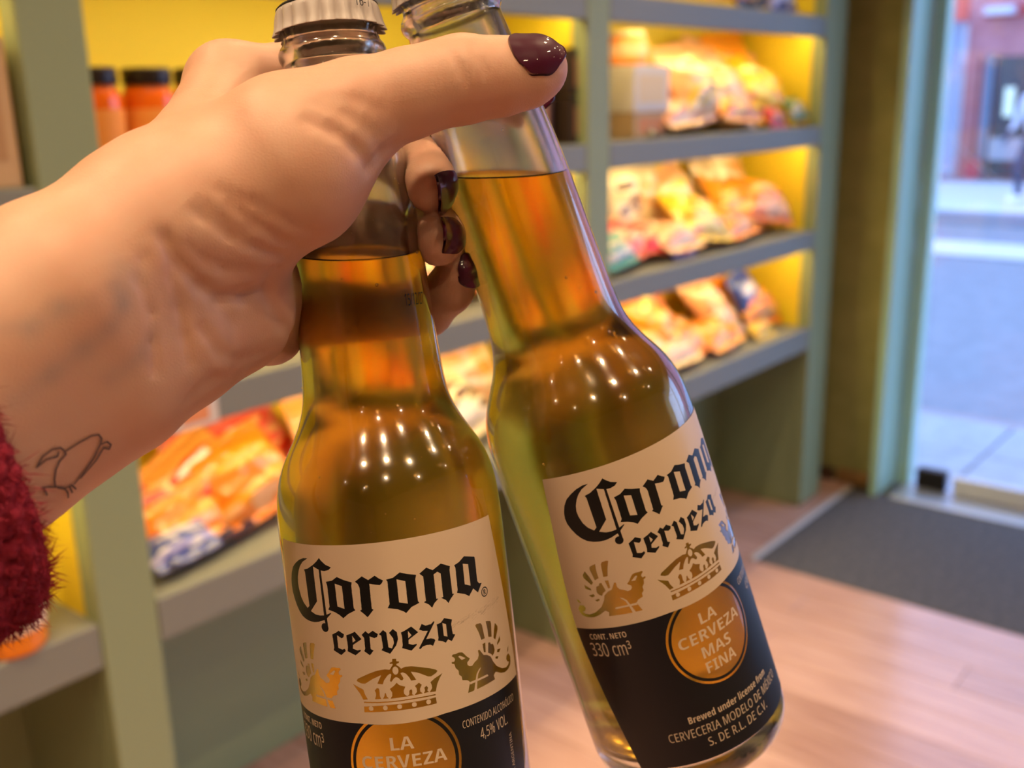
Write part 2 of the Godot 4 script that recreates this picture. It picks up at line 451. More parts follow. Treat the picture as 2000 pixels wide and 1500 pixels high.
# ---------------------------------------------------------------- smooth bodies from rounded bones (surface nets)
class SurfaceNet:
	var a: Array[Vector3] = []
	var b: Array[Vector3] = []
	var ra := PackedFloat32Array()
	var rb := PackedFloat32Array()
	var grp := PackedInt32Array()
	var k := [0.01, 0.004]            # blend between the chains of the body, and along a chain; chains from 100 on are fingers
	var join := 0.005                 # blend of the fingers with the palm
	var h := 0.002
	var grooves: Array = []           # [Vector3 a, Vector3 b, width, depth]
	var cutters: Array = []           # solids that the flesh presses against: Callable(p) -> distance
	var verts := PackedVector3Array()
	var index := PackedInt32Array()
	var normals := PackedVector3Array()
	var near := PackedInt32Array()
	var near_g := PackedInt32Array()
	func bone(p: Vector3, q: Vector3, r0: float, r1: float, g: int) -> void:
		a.append(p)
		b.append(q)
		ra.append(r0)
		rb.append(r1)
		grp.append(g)
	func one(i: int, p: Vector3) -> float:
		var ba: Vector3 = b[i] - a[i]
		var pa: Vector3 = p - a[i]
		var t := clampf(pa.dot(ba) / maxf(ba.length_squared(), 1e-12), 0.0, 1.0)
		return (pa - ba * t).length() - lerpf(ra[i], rb[i], t)
	static func smin(x: float, y: float, kk: float) -> float:
		var e := maxf(kk - absf(x - y), 0.0) / kk
		return minf(x, y) - e * e * kk * 0.25
	func pick(c: Vector3, reach: float) -> void:
		near.clear()
		near_g.clear()
		for i in a.size():
			if one(i, c) < reach: near.append(i)
		for i in grooves.size():
			var gr: Array = grooves[i]
			var q := Geometry3D.get_closest_point_to_segment(c, gr[0], gr[1])
			if q.distance_to(c) < reach + gr[2] * 2.0: near_g.append(i)
	func field(p: Vector3, cut := true) -> float:
		var d0 := 1.0
		var df := 1.0
		var cur := -1
		var dc := 1.0
		for i in near:
			var g := grp[i]
			if g != cur:
				if cur >= 100: df = smin(df, dc, 0.0012)
				elif cur >= 0: d0 = smin(d0, dc, k[0])
				dc = 1.0
				cur = g
			dc = smin(dc, one(i, p), k[1])
		if cur >= 100: df = smin(df, dc, 0.0012)
		elif cur >= 0: d0 = smin(d0, dc, k[0])
		var r := smin(d0, df, join)
		for i in near_g:
			var gr: Array = grooves[i]
			var q := Geometry3D.get_closest_point_to_segment(p, gr[0], gr[1])
			var e: float = q.distance_to(p) / gr[2]
			if e < 2.5: r += gr[3] * exp(-e * e)
		if cut:
			for c in cutters:
				r = maxf(r, -c.call(p))
		return r
	func all_near() -> void:
		near.clear()
		for i in a.size(): near.append(i)
		near_g.clear()
	func march(from: Vector3, dir: Vector3, start: float, stop: float) -> Vector3:   # first point of the body along a ray
		all_near()
		var t := start
		while t < stop:
			var d := field(from + dir * t, false)
			if d < 0.00005: break
			t += maxf(d * 0.8, 0.00005)
		return from + dir * t
	func build(bounds: AABB) -> void:
		var n := Vector3i((bounds.size / h).ceil()) + Vector3i(2, 2, 2)
		n = Vector3i((n.x / 4 + 1) * 4 + 1, (n.y / 4 + 1) * 4 + 1, (n.z / 4 + 1) * 4 + 1)
		var nx := n.x
		var nxy := n.x * n.y
		var val := PackedFloat32Array()
		val.resize(nxy * n.z)
		val.fill(9.0)
		var org := bounds.position
		var big := 16
		var active: Array[Vector3i] = []
		var half_big := h * big * 0.5
		var reach: float = half_big * 1.74 + maxf(k[0], join) * 1.2
		for bz in range(0, n.z - 1, big):
			for by in range(0, n.y - 1, big):
				for bx in range(0, n.x - 1, big):
					var c := org + Vector3(bx, by, bz) * h + Vector3.ONE * half_big
					pick(c, reach)
					if near.is_empty(): continue
					for sz in range(bz, mini(bz + big, n.z - 1), 4):
						for sy in range(by, mini(by + big, n.y - 1), 4):
							for sx in range(bx, mini(bx + big, n.x - 1), 4):
								var m := org + Vector3(sx + 2, sy + 2, sz + 2) * h
								var d := field(m)
								if absf(d) > h * 4.6: continue
								active.append(Vector3i(sx, sy, sz))
								for z in range(sz, sz + 5):
									for y in range(sy, sy + 5):
										for x in range(sx, sx + 5):
											var at := x + y * nx + z * nxy
											if val[at] > 8.0: val[at] = field(org + Vector3(x, y, z) * h)
		var ids := {}
		var corner := [0, 1, nx, nx + 1, nxy, nxy + 1, nxy + nx, nxy + nx + 1]
		var off := [Vector3(0, 0, 0), Vector3(1, 0, 0), Vector3(0, 1, 0), Vector3(1, 1, 0), Vector3(0, 0, 1), Vector3(1, 0, 1), Vector3(0, 1, 1), Vector3(1, 1, 1)]
		var edges := [[0, 1], [2, 3], [4, 5], [6, 7], [0, 2], [1, 3], [4, 6], [5, 7], [0, 4], [1, 5], [2, 6], [3, 7]]
		for s in active:
			for z in range(s.z, s.z + 4):
				for y in range(s.y, s.y + 4):
					for x in range(s.x, s.x + 4):
						var at := x + y * nx + z * nxy
						var first := val[at] < 0.0
						var mixed := false
						for i in 8:
							if (val[at + corner[i]] < 0.0) != first:
								mixed = true
								break
						if not mixed: continue
						var sum := Vector3.ZERO
						var cnt := 0
						for e in edges:
							var v0 := val[at + corner[e[0]]]
							var v1 := val[at + corner[e[1]]]
							if (v0 < 0.0) != (v1 < 0.0):
								sum += off[e[0]].lerp(off[e[1]], v0 / (v0 - v1))
								cnt += 1
						ids[at] = verts.size()
						verts.append(org + (Vector3(x, y, z) + sum / cnt) * h)
		var step := [1, nx, nxy]
		for at in ids:
			for ax in 3:
				var v0 := val[at]
				var v1 := val[at + step[ax]]
				if (v0 < 0.0) == (v1 < 0.0): continue
				var s1: int = step[(ax + 1) % 3]
				var s2: int = step[(ax + 2) % 3]
				if not (ids.has(at - s1) and ids.has(at - s2) and ids.has(at - s1 - s2)): continue
				var q := [ids[at], ids[at - s1], ids[at - s1 - s2], ids[at - s2]]
				if v0 < 0.0: index.append_array([q[0], q[2], q[1], q[0], q[3], q[2]])
				else: index.append_array([q[0], q[1], q[2], q[0], q[2], q[3]])
		normals.resize(verts.size())
		for i in range(0, index.size(), 3):
			var f := (verts[index[i + 2]] - verts[index[i]]).cross(verts[index[i + 1]] - verts[index[i]])
			for j in 3: normals[index[i + j]] += f
		for i in normals.size(): normals[i] = normals[i].normalized()
	func mesh(colors := PackedColorArray()) -> ArrayMesh:
		var arr := []
		arr.resize(Mesh.ARRAY_MAX)
		arr[Mesh.ARRAY_VERTEX] = verts
		arr[Mesh.ARRAY_NORMAL] = normals
		arr[Mesh.ARRAY_INDEX] = index
		if colors.size(): arr[Mesh.ARRAY_COLOR] = colors
		var m := ArrayMesh.new()
		m.add_surface_from_arrays(Mesh.PRIMITIVE_TRIANGLES, arr)
		return m

# the print on the label, traced from the bottle: twentieths of a millimetre across from the middle, and down from the bottle's top
const PRINT_BLACK := [
	[-421,2831,-453,2832,-492,2845,-530,2866,-563,2890,-589,2926,-605,2966,-611,2998,-609,3031,-596,3066,-578,3099,-555,3127,-529,3147,-498,3159,-462,3165,-428,3165,-399,3160,-353,3146,-335,3135,-305,3109,-307,3106,-335,3117,-352,3122,-382,3125,-412,3123,-447,3109,-472,3095,-501,3071,-519,3041,-530,2998,-531,2968,-524,2937,-507,2901,-489,2876,-463,2852],
	[-459,2892,-427,2884,-385,2862,-360,2844,-338,2824,-327,2837,-303,2857,-270,2870,-287,2884,-314,2890,-336,2888,-350,2884,-386,2870,-389,3051,-447,3109,-471,3096,-453,3082,-453,2906],
	[-349,2883,-336,2888,-336,3194,-349,3196,-352,3162,-354,3147,-353,3119],
	[-312,2945,-274,2938,-243,2919,-206,2935,-164,2948,-169,2965,-171,3079,-164,3091,-205,3109,-236,3131,-256,3114,-281,3101,-320,3089,-309,3074,-307,2965],
	[-147,2945,-108,2920,-78,2941,-43,2922,-24,2938,-5,2950,-12,2963,-24,2972,-48,2967,-75,2960,-78,3088,-70,3093,-87,3111,-105,3129,-121,3111,-140,3094,-130,3089,-127,2977,-133,2958],
	[10,2948,45,2943,81,2921,116,2935,160,2947,153,2969,153,3080,159,3090,118,3104,88,3130,77,3120,48,3104,1,3092,13,3073,16,2959],
	[176,2945,215,2921,246,2941,293,2918,342,2943,337,2961,337,3086,348,3087,322,3110,309,3126,297,3107,273,3090,285,3088,286,2967,269,2954,248,2964,247,3089,258,3090,234,3109,220,3129,206,3109,182,3092,193,3087,194,2963],
	[366,2945,397,2936,432,2915,502,2936,504,2950,503,3066,514,3081,533,3084,498,3124,468,3095,436,3125,411,3107,364,3088,370,3073,372,2958],
	[-316,3219,-290,3207,-273,3197,-244,3215,-250,3230,-261,3236,-287,3221,-289,3287,-266,3295,-251,3290,-246,3301,-276,3324,-320,3301,-314,3287],
	[-232,3219,-208,3212,-182,3201,-151,3240,-201,3269,-205,3288,-180,3298,-165,3294,-162,3300,-194,3323,-236,3302,-231,3281],
	[-148,3218,-126,3200,-112,3214,-88,3200,-64,3219,-70,3233,-85,3238,-108,3227,-110,3293,-96,3301,-118,3325,-145,3302,-138,3289,-137,3234],
	[-59,3220,-36,3201,-21,3215,-20,3291,-3,3299,10,3273,9,3249,-8,3218,13,3201,31,3220,32,3256,20,3285,-15,3325,-56,3303,-47,3290,-48,3229],
	[50,3224,71,3217,104,3202,135,3237,83,3267,81,3287,101,3296,120,3294,121,3300,91,3324,47,3304,52,3288,53,3242],
	[141,3225,157,3199,175,3211,203,3210,220,3198,223,3203,170,3281,194,3281,211,3288,216,3296,201,3322,187,3312,167,3311,149,3314,136,3325,129,3320,184,3240,159,3235],
	[232,3219,256,3214,276,3196,318,3214,310,3235,312,3288,326,3295,302,3323,283,3308,269,3322,254,3311,230,3301,234,3287,234,3229],
]
const PRINT_HOLES := [
	[-260,2953,-221,2966,-222,3083,-261,3071],
	[61,2953,103,2969,102,3084,60,3071],
	[419,2950,453,2962,453,3075,417,3058],
	[-200,3221,-184,3246,-201,3257],
	[85,3221,101,3246,83,3259],
	[263,3218,282,3229,282,3294,263,3285],
]
const PRINT_CROWN := [
	[-207,3457,-201,3446,-175,3435,-137,3420,-93,3406,-51,3402,-28,3407,-16,3391,-10,3383,-10,3377,-24,3377,-23,3369,-11,3368,-8,3352,10,3354,10,3367,23,3369,22,3377,10,3379,8,3386,24,3400,28,3408,49,3401,80,3403,109,3411,142,3422,172,3432,197,3444,208,3453,200,3462,172,3474,157,3471,130,3454,106,3440,74,3430,96,3476,71,3476,64,3458,50,3437,36,3428,22,3429,35,3459,28,3468,19,3465,11,3453,-2,3447,-13,3453,-28,3470,-34,3464,-22,3433,-28,3426,-42,3434,-63,3458,-72,3478,-98,3473,-74,3430,-119,3447,-163,3471,-182,3470],
	[-230,3473,-212,3483,-176,3502,-172,3526,-159,3553,-183,3555,-198,3521,-214,3497],
	[-104,3496,-94,3499,-93,3512,-94,3539,-89,3553,-121,3553,-113,3535,-112,3522,-117,3508],
	[-2,3477,10,3491,38,3503,28,3522,28,3538,39,3551,49,3554,-41,3555,-31,3541,-30,3523,-39,3505,-18,3492],
	[-62,3524,-60,3541,-51,3553,-80,3553,-71,3540,-67,3525],
	[66,3520,70,3528,67,3547,77,3553,44,3553,54,3544,55,3526],
	[107,3494,120,3507,109,3525,109,3541,121,3552,79,3553,93,3538,93,3519,86,3507],
	[143,3517,150,3528,144,3543,152,3551,126,3552,133,3540,132,3524],
	[231,3472,215,3492,198,3520,186,3556,155,3553,170,3535,170,3519,165,3503,189,3488],
	[183,3569,183,3575,77,3573,-26,3574,-104,3574,-182,3571,-181,3565,-103,3568,-25,3569,78,3568],
	[183,3586,184,3618,97,3620,-6,3620,-83,3620,-156,3620,-186,3620,-185,3590,-106,3588,-27,3587,75,3587,153,3587],
]
const PRINT_GRIFFIN := [
	[292,3400,297,3393,316,3394,332,3392,351,3396,362,3407,376,3426,393,3441,387,3449,375,3457,375,3470,386,3481,403,3484,422,3470,442,3462,452,3445,451,3418,460,3417,486,3455,510,3462,537,3482,550,3512,577,3548,624,3578,664,3589,693,3584,709,3567,727,3575,716,3595,686,3607,646,3608,608,3597,562,3573,543,3585,550,3609,419,3613,359,3614,372,3578,379,3562,363,3547,335,3538,334,3519,320,3504,320,3483,306,3466,301,3443,288,3438,288,3429,303,3431,308,3419,304,3410],
	[709,3528,730,3552,726,3577,711,3572,690,3568,677,3549,685,3531],
	[720,3490,713,3512,696,3519,705,3499],
	[452,3286,462,3281,489,3285,498,3297,508,3372,483,3372,470,3328],
	[529,3289,544,3292,566,3300,570,3315,562,3383,536,3374,536,3333],
	[604,3323,624,3346,623,3363,591,3409,577,3395,590,3352],
	[635,3404,636,3428,603,3443,603,3431],
	[487,3396,508,3395,502,3445,490,3441],
	[530,3405,544,3406,548,3418,566,3423,573,3441,574,3459,566,3474,551,3482,542,3468,520,3454],
	[598,3465,630,3471,613,3485,593,3478],
	[577,3496,601,3503,591,3513,572,3505],
]
const PRINT_GRIFFIN_BANDS := [
	[327,3412,337,3409,369,3432,345,3435],
	[460,3509,434,3538,424,3570,415,3616,396,3618,412,3568,424,3534,441,3517],
	[378,3562,497,3562,503,3573,425,3573,377,3575],
]

# ---------------------------------------------------------------- the bottles
const OUTER := [[1.7, 11.6], [2.2, 12.7], [3.2, 12.9], [7.2, 12.9], [8.0, 12.5], [9.0, 12.3], [10.4, 12.5], [11.4, 13.1], [12.4, 13.9], [13.4, 14.2], [14.6, 14.1], [15.6, 13.6], [16.3, 13.1], [17.2, 13.1], [20, 13.35], [24, 13.75], [30, 14.4], [40, 15.6], [50, 16.55], [60, 17.25], [70, 17.7], [80, 18.1], [90, 18.5], [97, 18.85], [102, 19.25], [106, 19.95], [110, 21.3], [114, 23.3], [117, 25.1], [120, 26.8], [124, 28.5], [128, 29.5], [132, 30.05], [138, 30.4], [146, 30.5], [232, 30.5], [235, 30.3], [238, 29.4], [240.5, 27.3], [241.8, 24.0], [242, 21.0], [240.5, 16.0], [239.4, 8.0], [239.2, 0.01]]
const INNER := [[236.5, 0.01], [236.3, 15.0], [235.2, 21.0], [232.0, 25.4], [227, 27.2], [146, 27.4], [138, 27.3], [132, 26.9], [128, 26.3], [124, 25.2], [120, 23.4], [117, 21.6], [114, 19.8], [110, 17.9], [106, 16.5], [102, 15.8], [97, 15.4], [90, 15.0], [80, 14.6], [60, 13.8], [40, 12.3], [24, 10.8], [14, 10.0], [3.2, 9.6], [1.9, 10.2], [1.7, 11.6]]
# pose in the camera's axes, solved from the outlines in the photograph: the top of the axis and its way down
const BOTTLE_TOP := [Vector3(-0.048767, 0.100354, -0.271175), Vector3(-0.020836, 0.112253, -0.275630)]
const BOTTLE_WAY := [Vector3(0.110889, -0.988873, -0.099164), Vector3(0.323306, -0.923641, -0.205817)]
const LABEL_TURN := [0.01508, 0.45422]
const BEER_LEVEL := [[[700, 516], 16.8], [[1010, 350], 15.2]]
var bottle_frame: Array[Transform3D] = []

func radius_of(table: Array, s_mm: float) -> float:
	for i in table.size() - 1:
		var p: Array = table[i]
		var q: Array = table[i + 1]
		if (s_mm >= p[0] and s_mm <= q[0]) or (s_mm <= p[0] and s_mm >= q[0]):
			return lerpf(p[1], q[1], (s_mm - p[0]) / (q[0] - p[0])) if q[0] != p[0] else q[1]
	return 0.01
func smooth_profile(t: Array) -> Array:      # the table, rounded once by cutting corners
	var r := [Vector2(t[0][1], t[0][0])]
	for i in t.size() - 1:
		var p := Vector2(t[i][1], t[i][0])
		var q := Vector2(t[i + 1][1], t[i + 1][0])
		r.append(p.lerp(q, 0.25))
		r.append(p.lerp(q, 0.75))
	r.append(Vector2(t[-1][1], t[-1][0]))
	return r
func bottle_distance(which: int, p: Vector3) -> float:
	var l := bottle_frame[which].affine_inverse() * p
	var s := (BOTTLE_H - l.y) * 1000.0
	if s < 1.0 or s > 240.0: return 1.0
	return Vector2(l.x, l.z).length() - radius_of(OUTER, s) * 0.001

func build_bottles() -> void:
	for i in 2:
		var d: Vector3 = BOTTLE_WAY[i].normalized()
		var z := (Vector3(0, 0, 1) - d * d.z).normalized()
		var y := -d
		var x := y.cross(z)
		var b := cam_basis * Basis(x, y, z)
		bottle_frame.append(Transform3D(b, EYE + cam_basis * (BOTTLE_TOP[i] + d * BOTTLE_H)))
	var prof := []
	for p in smooth_profile(OUTER): prof.append(Vector2(p.x * 0.001, BOTTLE_H - p.y * 0.001))
	for p in smooth_profile(INNER): prof.append(Vector2(p.x * 0.001, BOTTLE_H - p.y * 0.001))
	var glass_mesh := lathe(prof, 128)
	var glass := StandardMaterial3D.new()
	glass.albedo_color = Color(0.97, 0.98, 0.96, 0.0)
	glass.roughness = GLASS_ROUGH
	glass.clearcoat_enabled = true
	glass.clearcoat = 1.0
	glass.clearcoat_roughness = 0.015
	glass.refraction_enabled = true
	glass.refraction_scale = 0.05
	var beer := StandardMaterial3D.new()
	beer.albedo_color = BEER
	beer.roughness = 0.02
	beer.refraction_enabled = true
	beer.refraction_scale = 0.034
	var print_mat := StandardMaterial3D.new()
	print_mat.albedo_texture = ImageTexture.create_from_image(label_image())
	print_mat.transparency = BaseMaterial3D.TRANSPARENCY_ALPHA
	print_mat.roughness = 0.38
	print_mat.texture_repeat = false
	var cap_white := mat(Color(0.74, 0.70, 0.68), 0.35)
	var cap_mesh := cap_shape()
	var ink := mat(Color(0.04, 0.05, 0.09), 0.35)
	var words := [["beer_bottle", "upright capped beer bottle gripped by its neck, nearest the wrist"], ["beer_bottle", "tilted capped beer bottle pinned under the thumb"]]
	for i in 2:
		var t := thing(words[i][0], words[i][1], "bottle", Vector3.ZERO, 0.0, "beer bottles held in one hand")
		t.transform = bottle_frame[i]
		part("glass", glass_mesh, glass, t)
		part("beer", beer_shape(i), beer, t)
		var l := part("label", label_shape(), print_mat, t)
		l.rotation.y = LABEL_TURN[i]
		tag(l, "cream and navy printed label with black lettering", "")
		var c := part("cap", cap_mesh, cap_white, t, Vector3(0, BOTTLE_H - 0.0013, 0))
		part("cap_print", lathe([Vector2(0.0003, 0.00035), Vector2(0.0112, 0.00035), Vector2(0.0126, 0.00005), Vector2(0.01335, -0.0006), Vector2(0.0133, -0.0008), Vector2(0.0003, -0.0003)], 48), ink, c)
		if i == 0:
			# what an ink jet wrote on the neck and on the cap's skirt
			curved_text("date_print", "15/12/27", t, ink, 17.0, 81.2, 7.4, 3.1, LABEL_TURN[0], 0.00012)
			curved_text("cap_code", "16-1", t, ink, 11.6, 4.9, 4.4, 2.3, 0.0, 0.00175)
		bubbles(t, i)

func cap_shape() -> ArrayMesh:      # a crown cork: 21 flutes round the skirt; its top is at y = 0
	var rows := []
	var sides := 168
	for p in [[0.0001, 0.0, 0.0], [11.0, 0.0, 0.0], [12.5, -0.25, 0.0], [13.3, -0.9, 0.05], [13.55, -1.8, 0.25], [13.75, -3.0, 0.5], [13.95, -4.2, 0.7], [14.25, -5.2, 0.85], [14.55, -5.9, 0.95], [14.6, -6.1, 0.95], [14.2, -6.1, 0.95], [13.6, -5.0, 0.7], [13.35, -3.0, 0.3], [13.3, -1.0, 0.0], [0.0001, -0.5, 0.0]]:
		var ring := []
		for c in sides:
			var a := TAU * c / sides
			var w := absf(sin(a * 10.5))
			var r: float = p[0] + p[2] * (w * 1.7 - 1.2)
			var y: float = p[1] - (p[2] * 0.5 * w if p[1] < -4.0 else 0.0)
			ring.append(Vector3(r * sin(a), y * 1.12, r * cos(a)) * 0.001)
		rows.append(ring)
	return grid_mesh(rows, true, true)

func beer_shape(i: int) -> ArrayMesh:     # fills the bottle up to a level plane
	var inv := bottle_frame[i].affine_inverse()
	var px: Array = BEER_LEVEL[i][0]
	# the front of the surface touches the glass where the photograph shows it
	var axis_depth: float = -(inv.affine_inverse() * Vector3(0, BOTTLE_H - 0.06, 0) - EYE).dot(cam_basis.z)
	var touch: Vector3 = at(px[0], px[1], axis_depth - BEER_LEVEL[i][1] * 0.001)
	var up := (inv.basis * Vector3.UP).normalized()
	var o := inv * touch
	var prof := []
	for s in [236.6, 236.4, 235.5, 233.5, 230, 226, 200, 170, 146, 141, 137, 134, 131, 128, 126, 124, 122, 120, 118, 116, 114, 112, 110, 108, 106, 104, 102, 99, 95, 90, 85, 80, 75, 70, 66, 62, 58, 55, 52, 49, 46, 43, 40, 37, 34, 31, 28, 25, 20, 15]:
		prof.append(Vector2((radius_of(INNER, s) + 0.12) * 0.001, BOTTLE_H - s * 0.001))
	prof[0].x = 0.00001
	var sides := 96
	var rows := []
	var lv := []
	for c in sides:
		var a := TAU * c / sides
		var dir := Vector3(sin(a), 0, cos(a))
		var hit: float = prof[-1].y
		for k in range(0, prof.size() - 1):
			var p0: Vector3 = dir * prof[k].x + Vector3.UP * prof[k].y
			var p1: Vector3 = dir * prof[k + 1].x + Vector3.UP * prof[k + 1].y
			var e0 := (p0 - o).dot(up)
			var e1 := (p1 - o).dot(up)
			if e0 < 0.0 and e1 >= 0.0:
				hit = lerpf(prof[k].y, prof[k + 1].y, e0 / (e0 - e1))
				break
		lv.append(hit)
	for k in prof.size() + 1:
		var ring := []
		for c in sides:
			var a := TAU * c / sides
			var dir := Vector3(sin(a), 0, cos(a))
			var y: float = lv[c] + 0.0006 if k == prof.size() else minf(prof[k].y, lv[c])
			var r: float = (radius_of(INNER, (BOTTLE_H - y) * 1000.0) + 0.12) * 0.001
			if k == 0: r = 0.00001
			ring.append(dir * r + Vector3.UP * y)
		rows.append(ring)
	# drop the rings that lie wholly above the level, then close with the surface, its rim drawn up against the glass
	var keep := []
	for k in prof.size():
		if k == 0: keep.append(rows[k])
		else:
			var moved := 0.0
			for c in sides: moved = maxf(moved, (rows[k][c] - keep[-1][c]).length())
			if moved > 1e-5: keep.append(rows[k])
	keep.append(rows[prof.size()])
	for f in [0.985, 0.95, 0.8, 0.5, 0.2, 0.0005]:
		var ring := []
		var mid := Vector3(0, o.y + (o.x * up.x + o.z * up.z) / up.y, 0)
		for c in sides:
			var e: Vector3 = rows[prof.size()][c]
			var q := Vector3(e.x * f, 0, e.z * f)
			q.y = o.y - ((q.x - o.x) * up.x + (q.z - o.z) * up.z) / up.y
			if f > 0.98: q.y += 0.0002
			ring.append(q)
		keep.append(ring)
	return grid_mesh(keep, true)

func label_shape() -> ArrayMesh:
	if cache.has("label"): return cache["label"]
	var rows := []
	for r in 41:
		var s := 137.0 + 94.0 * r / 40.0
		var rad := radius_of(OUTER, s) + 0.09
		var ring := []
		for c in 81:
			var a := (-41.0 + 82.0 * c / 80.0) / 30.5
			ring.append(Vector3(rad * sin(a), 0, rad * cos(a)) * 0.001 + Vector3.UP * (BOTTLE_H - s * 0.001))
		rows.append(ring)
	cache["label"] = grid_mesh(rows, false, true)
	return cache["label"]

# ---- drawing into the label
func text_triangles(words: String, bold := false) -> PackedVector2Array:
	var f := SystemFont.new()
	f.font_names = PackedStringArray(["Droid Sans"])
	if bold: f.font_weight = 700
	var t := TextMesh.new()
	t.text = words
	t.font = f
	t.font_size = 64
	t.depth = 0.0
	t.pixel_size = 0.01
	var arr := t.get_mesh_arrays()
	var v: PackedVector3Array = arr[Mesh.ARRAY_VERTEX]
	var out := PackedVector2Array()
	var idx: PackedInt32Array = arr[Mesh.ARRAY_INDEX] if arr[Mesh.ARRAY_INDEX] != null else PackedInt32Array(range(v.size()))
	for i in idx: out.append(Vector2(v[i].x, -v[i].y))
	return out
func fill(im: Image, pts: PackedVector2Array, c: Color) -> void:      # even-odd scan lines
	var lo := INF
	var hi := -INF
	for p in pts:
		lo = minf(lo, p.y)
		hi = maxf(hi, p.y)
	for y in range(maxi(0, int(floor(lo))), mini(im.get_height() - 1, int(ceil(hi))) + 1):
		var xs := PackedFloat32Array()
		var yy := y + 0.5
		for i in pts.size():
			var p := pts[i]
			var q := pts[(i + 1) % pts.size()]
			if (p.y <= yy) != (q.y <= yy): xs.append(p.x + (q.x - p.x) * (yy - p.y) / (q.y - p.y))
		xs.sort()
		for i in range(0, xs.size() - 1, 2):
			var x0 := int(round(xs[i]))
			var x1 := int(round(xs[i + 1]))
			if x1 > x0: im.fill_rect(Rect2i(x0, y, x1 - x0, 1), c)
func flat(a: Array, mirror := false) -> PackedVector2Array:
	var out := PackedVector2Array()
	for i in range(0, a.size(), 2): out.append(Vector2((-a[i] if mirror else a[i]) + 820, a[i + 1] - 2740))
	return out
func write(im: Image, words: String, x: float, s: float, width: float, cap: float, c: Color, bold := false, turn := false) -> void:   # centre, base line, width and height in mm
	var t := text_triangles(words, bold)
	var box_ := text_box(words, bold)
	for i in range(0, t.size(), 3):
		var pts := PackedVector2Array()
		for k in 3:
			var q := Vector2((t[i + k].x - box_.position.x) / box_.size.x - 0.5, (t[i + k].y - box_.end.y) / box_.size.y)
			q = Vector2(q.x * width, q.y * cap)
			if turn: q = Vector2(q.y, -q.x)
			pts.append(Vector2((x + q.x) * 20.0 + 820.0, (s + q.y) * 20.0 - 2740.0))
		fill(im, pts, c)
func text_box(words: String, bold: bool) -> Rect2:      # breadth of these words, and the height of capitals
	var t := text_triangles(words, bold)
	var h := text_triangles("H", bold)
	var lo := Vector2(INF, INF)
	var hi := Vector2(-INF, -INF)
	for p in t:
		lo.x = minf(lo.x, p.x)
		hi.x = maxf(hi.x, p.x)
	for p in h:
		lo.y = minf(lo.y, p.y)
		hi.y = maxf(hi.y, p.y)
	return Rect2(lo, hi - lo)
func disc(x: float, s: float, r: float, ry := -1.0) -> PackedVector2Array:
	var out := PackedVector2Array()
	for i in 64: out.append(Vector2((x + r * cos(TAU * i / 64)) * 20 + 820, (s + (r if ry < 0 else ry) * sin(TAU * i / 64)) * 20 - 2740))
	return out
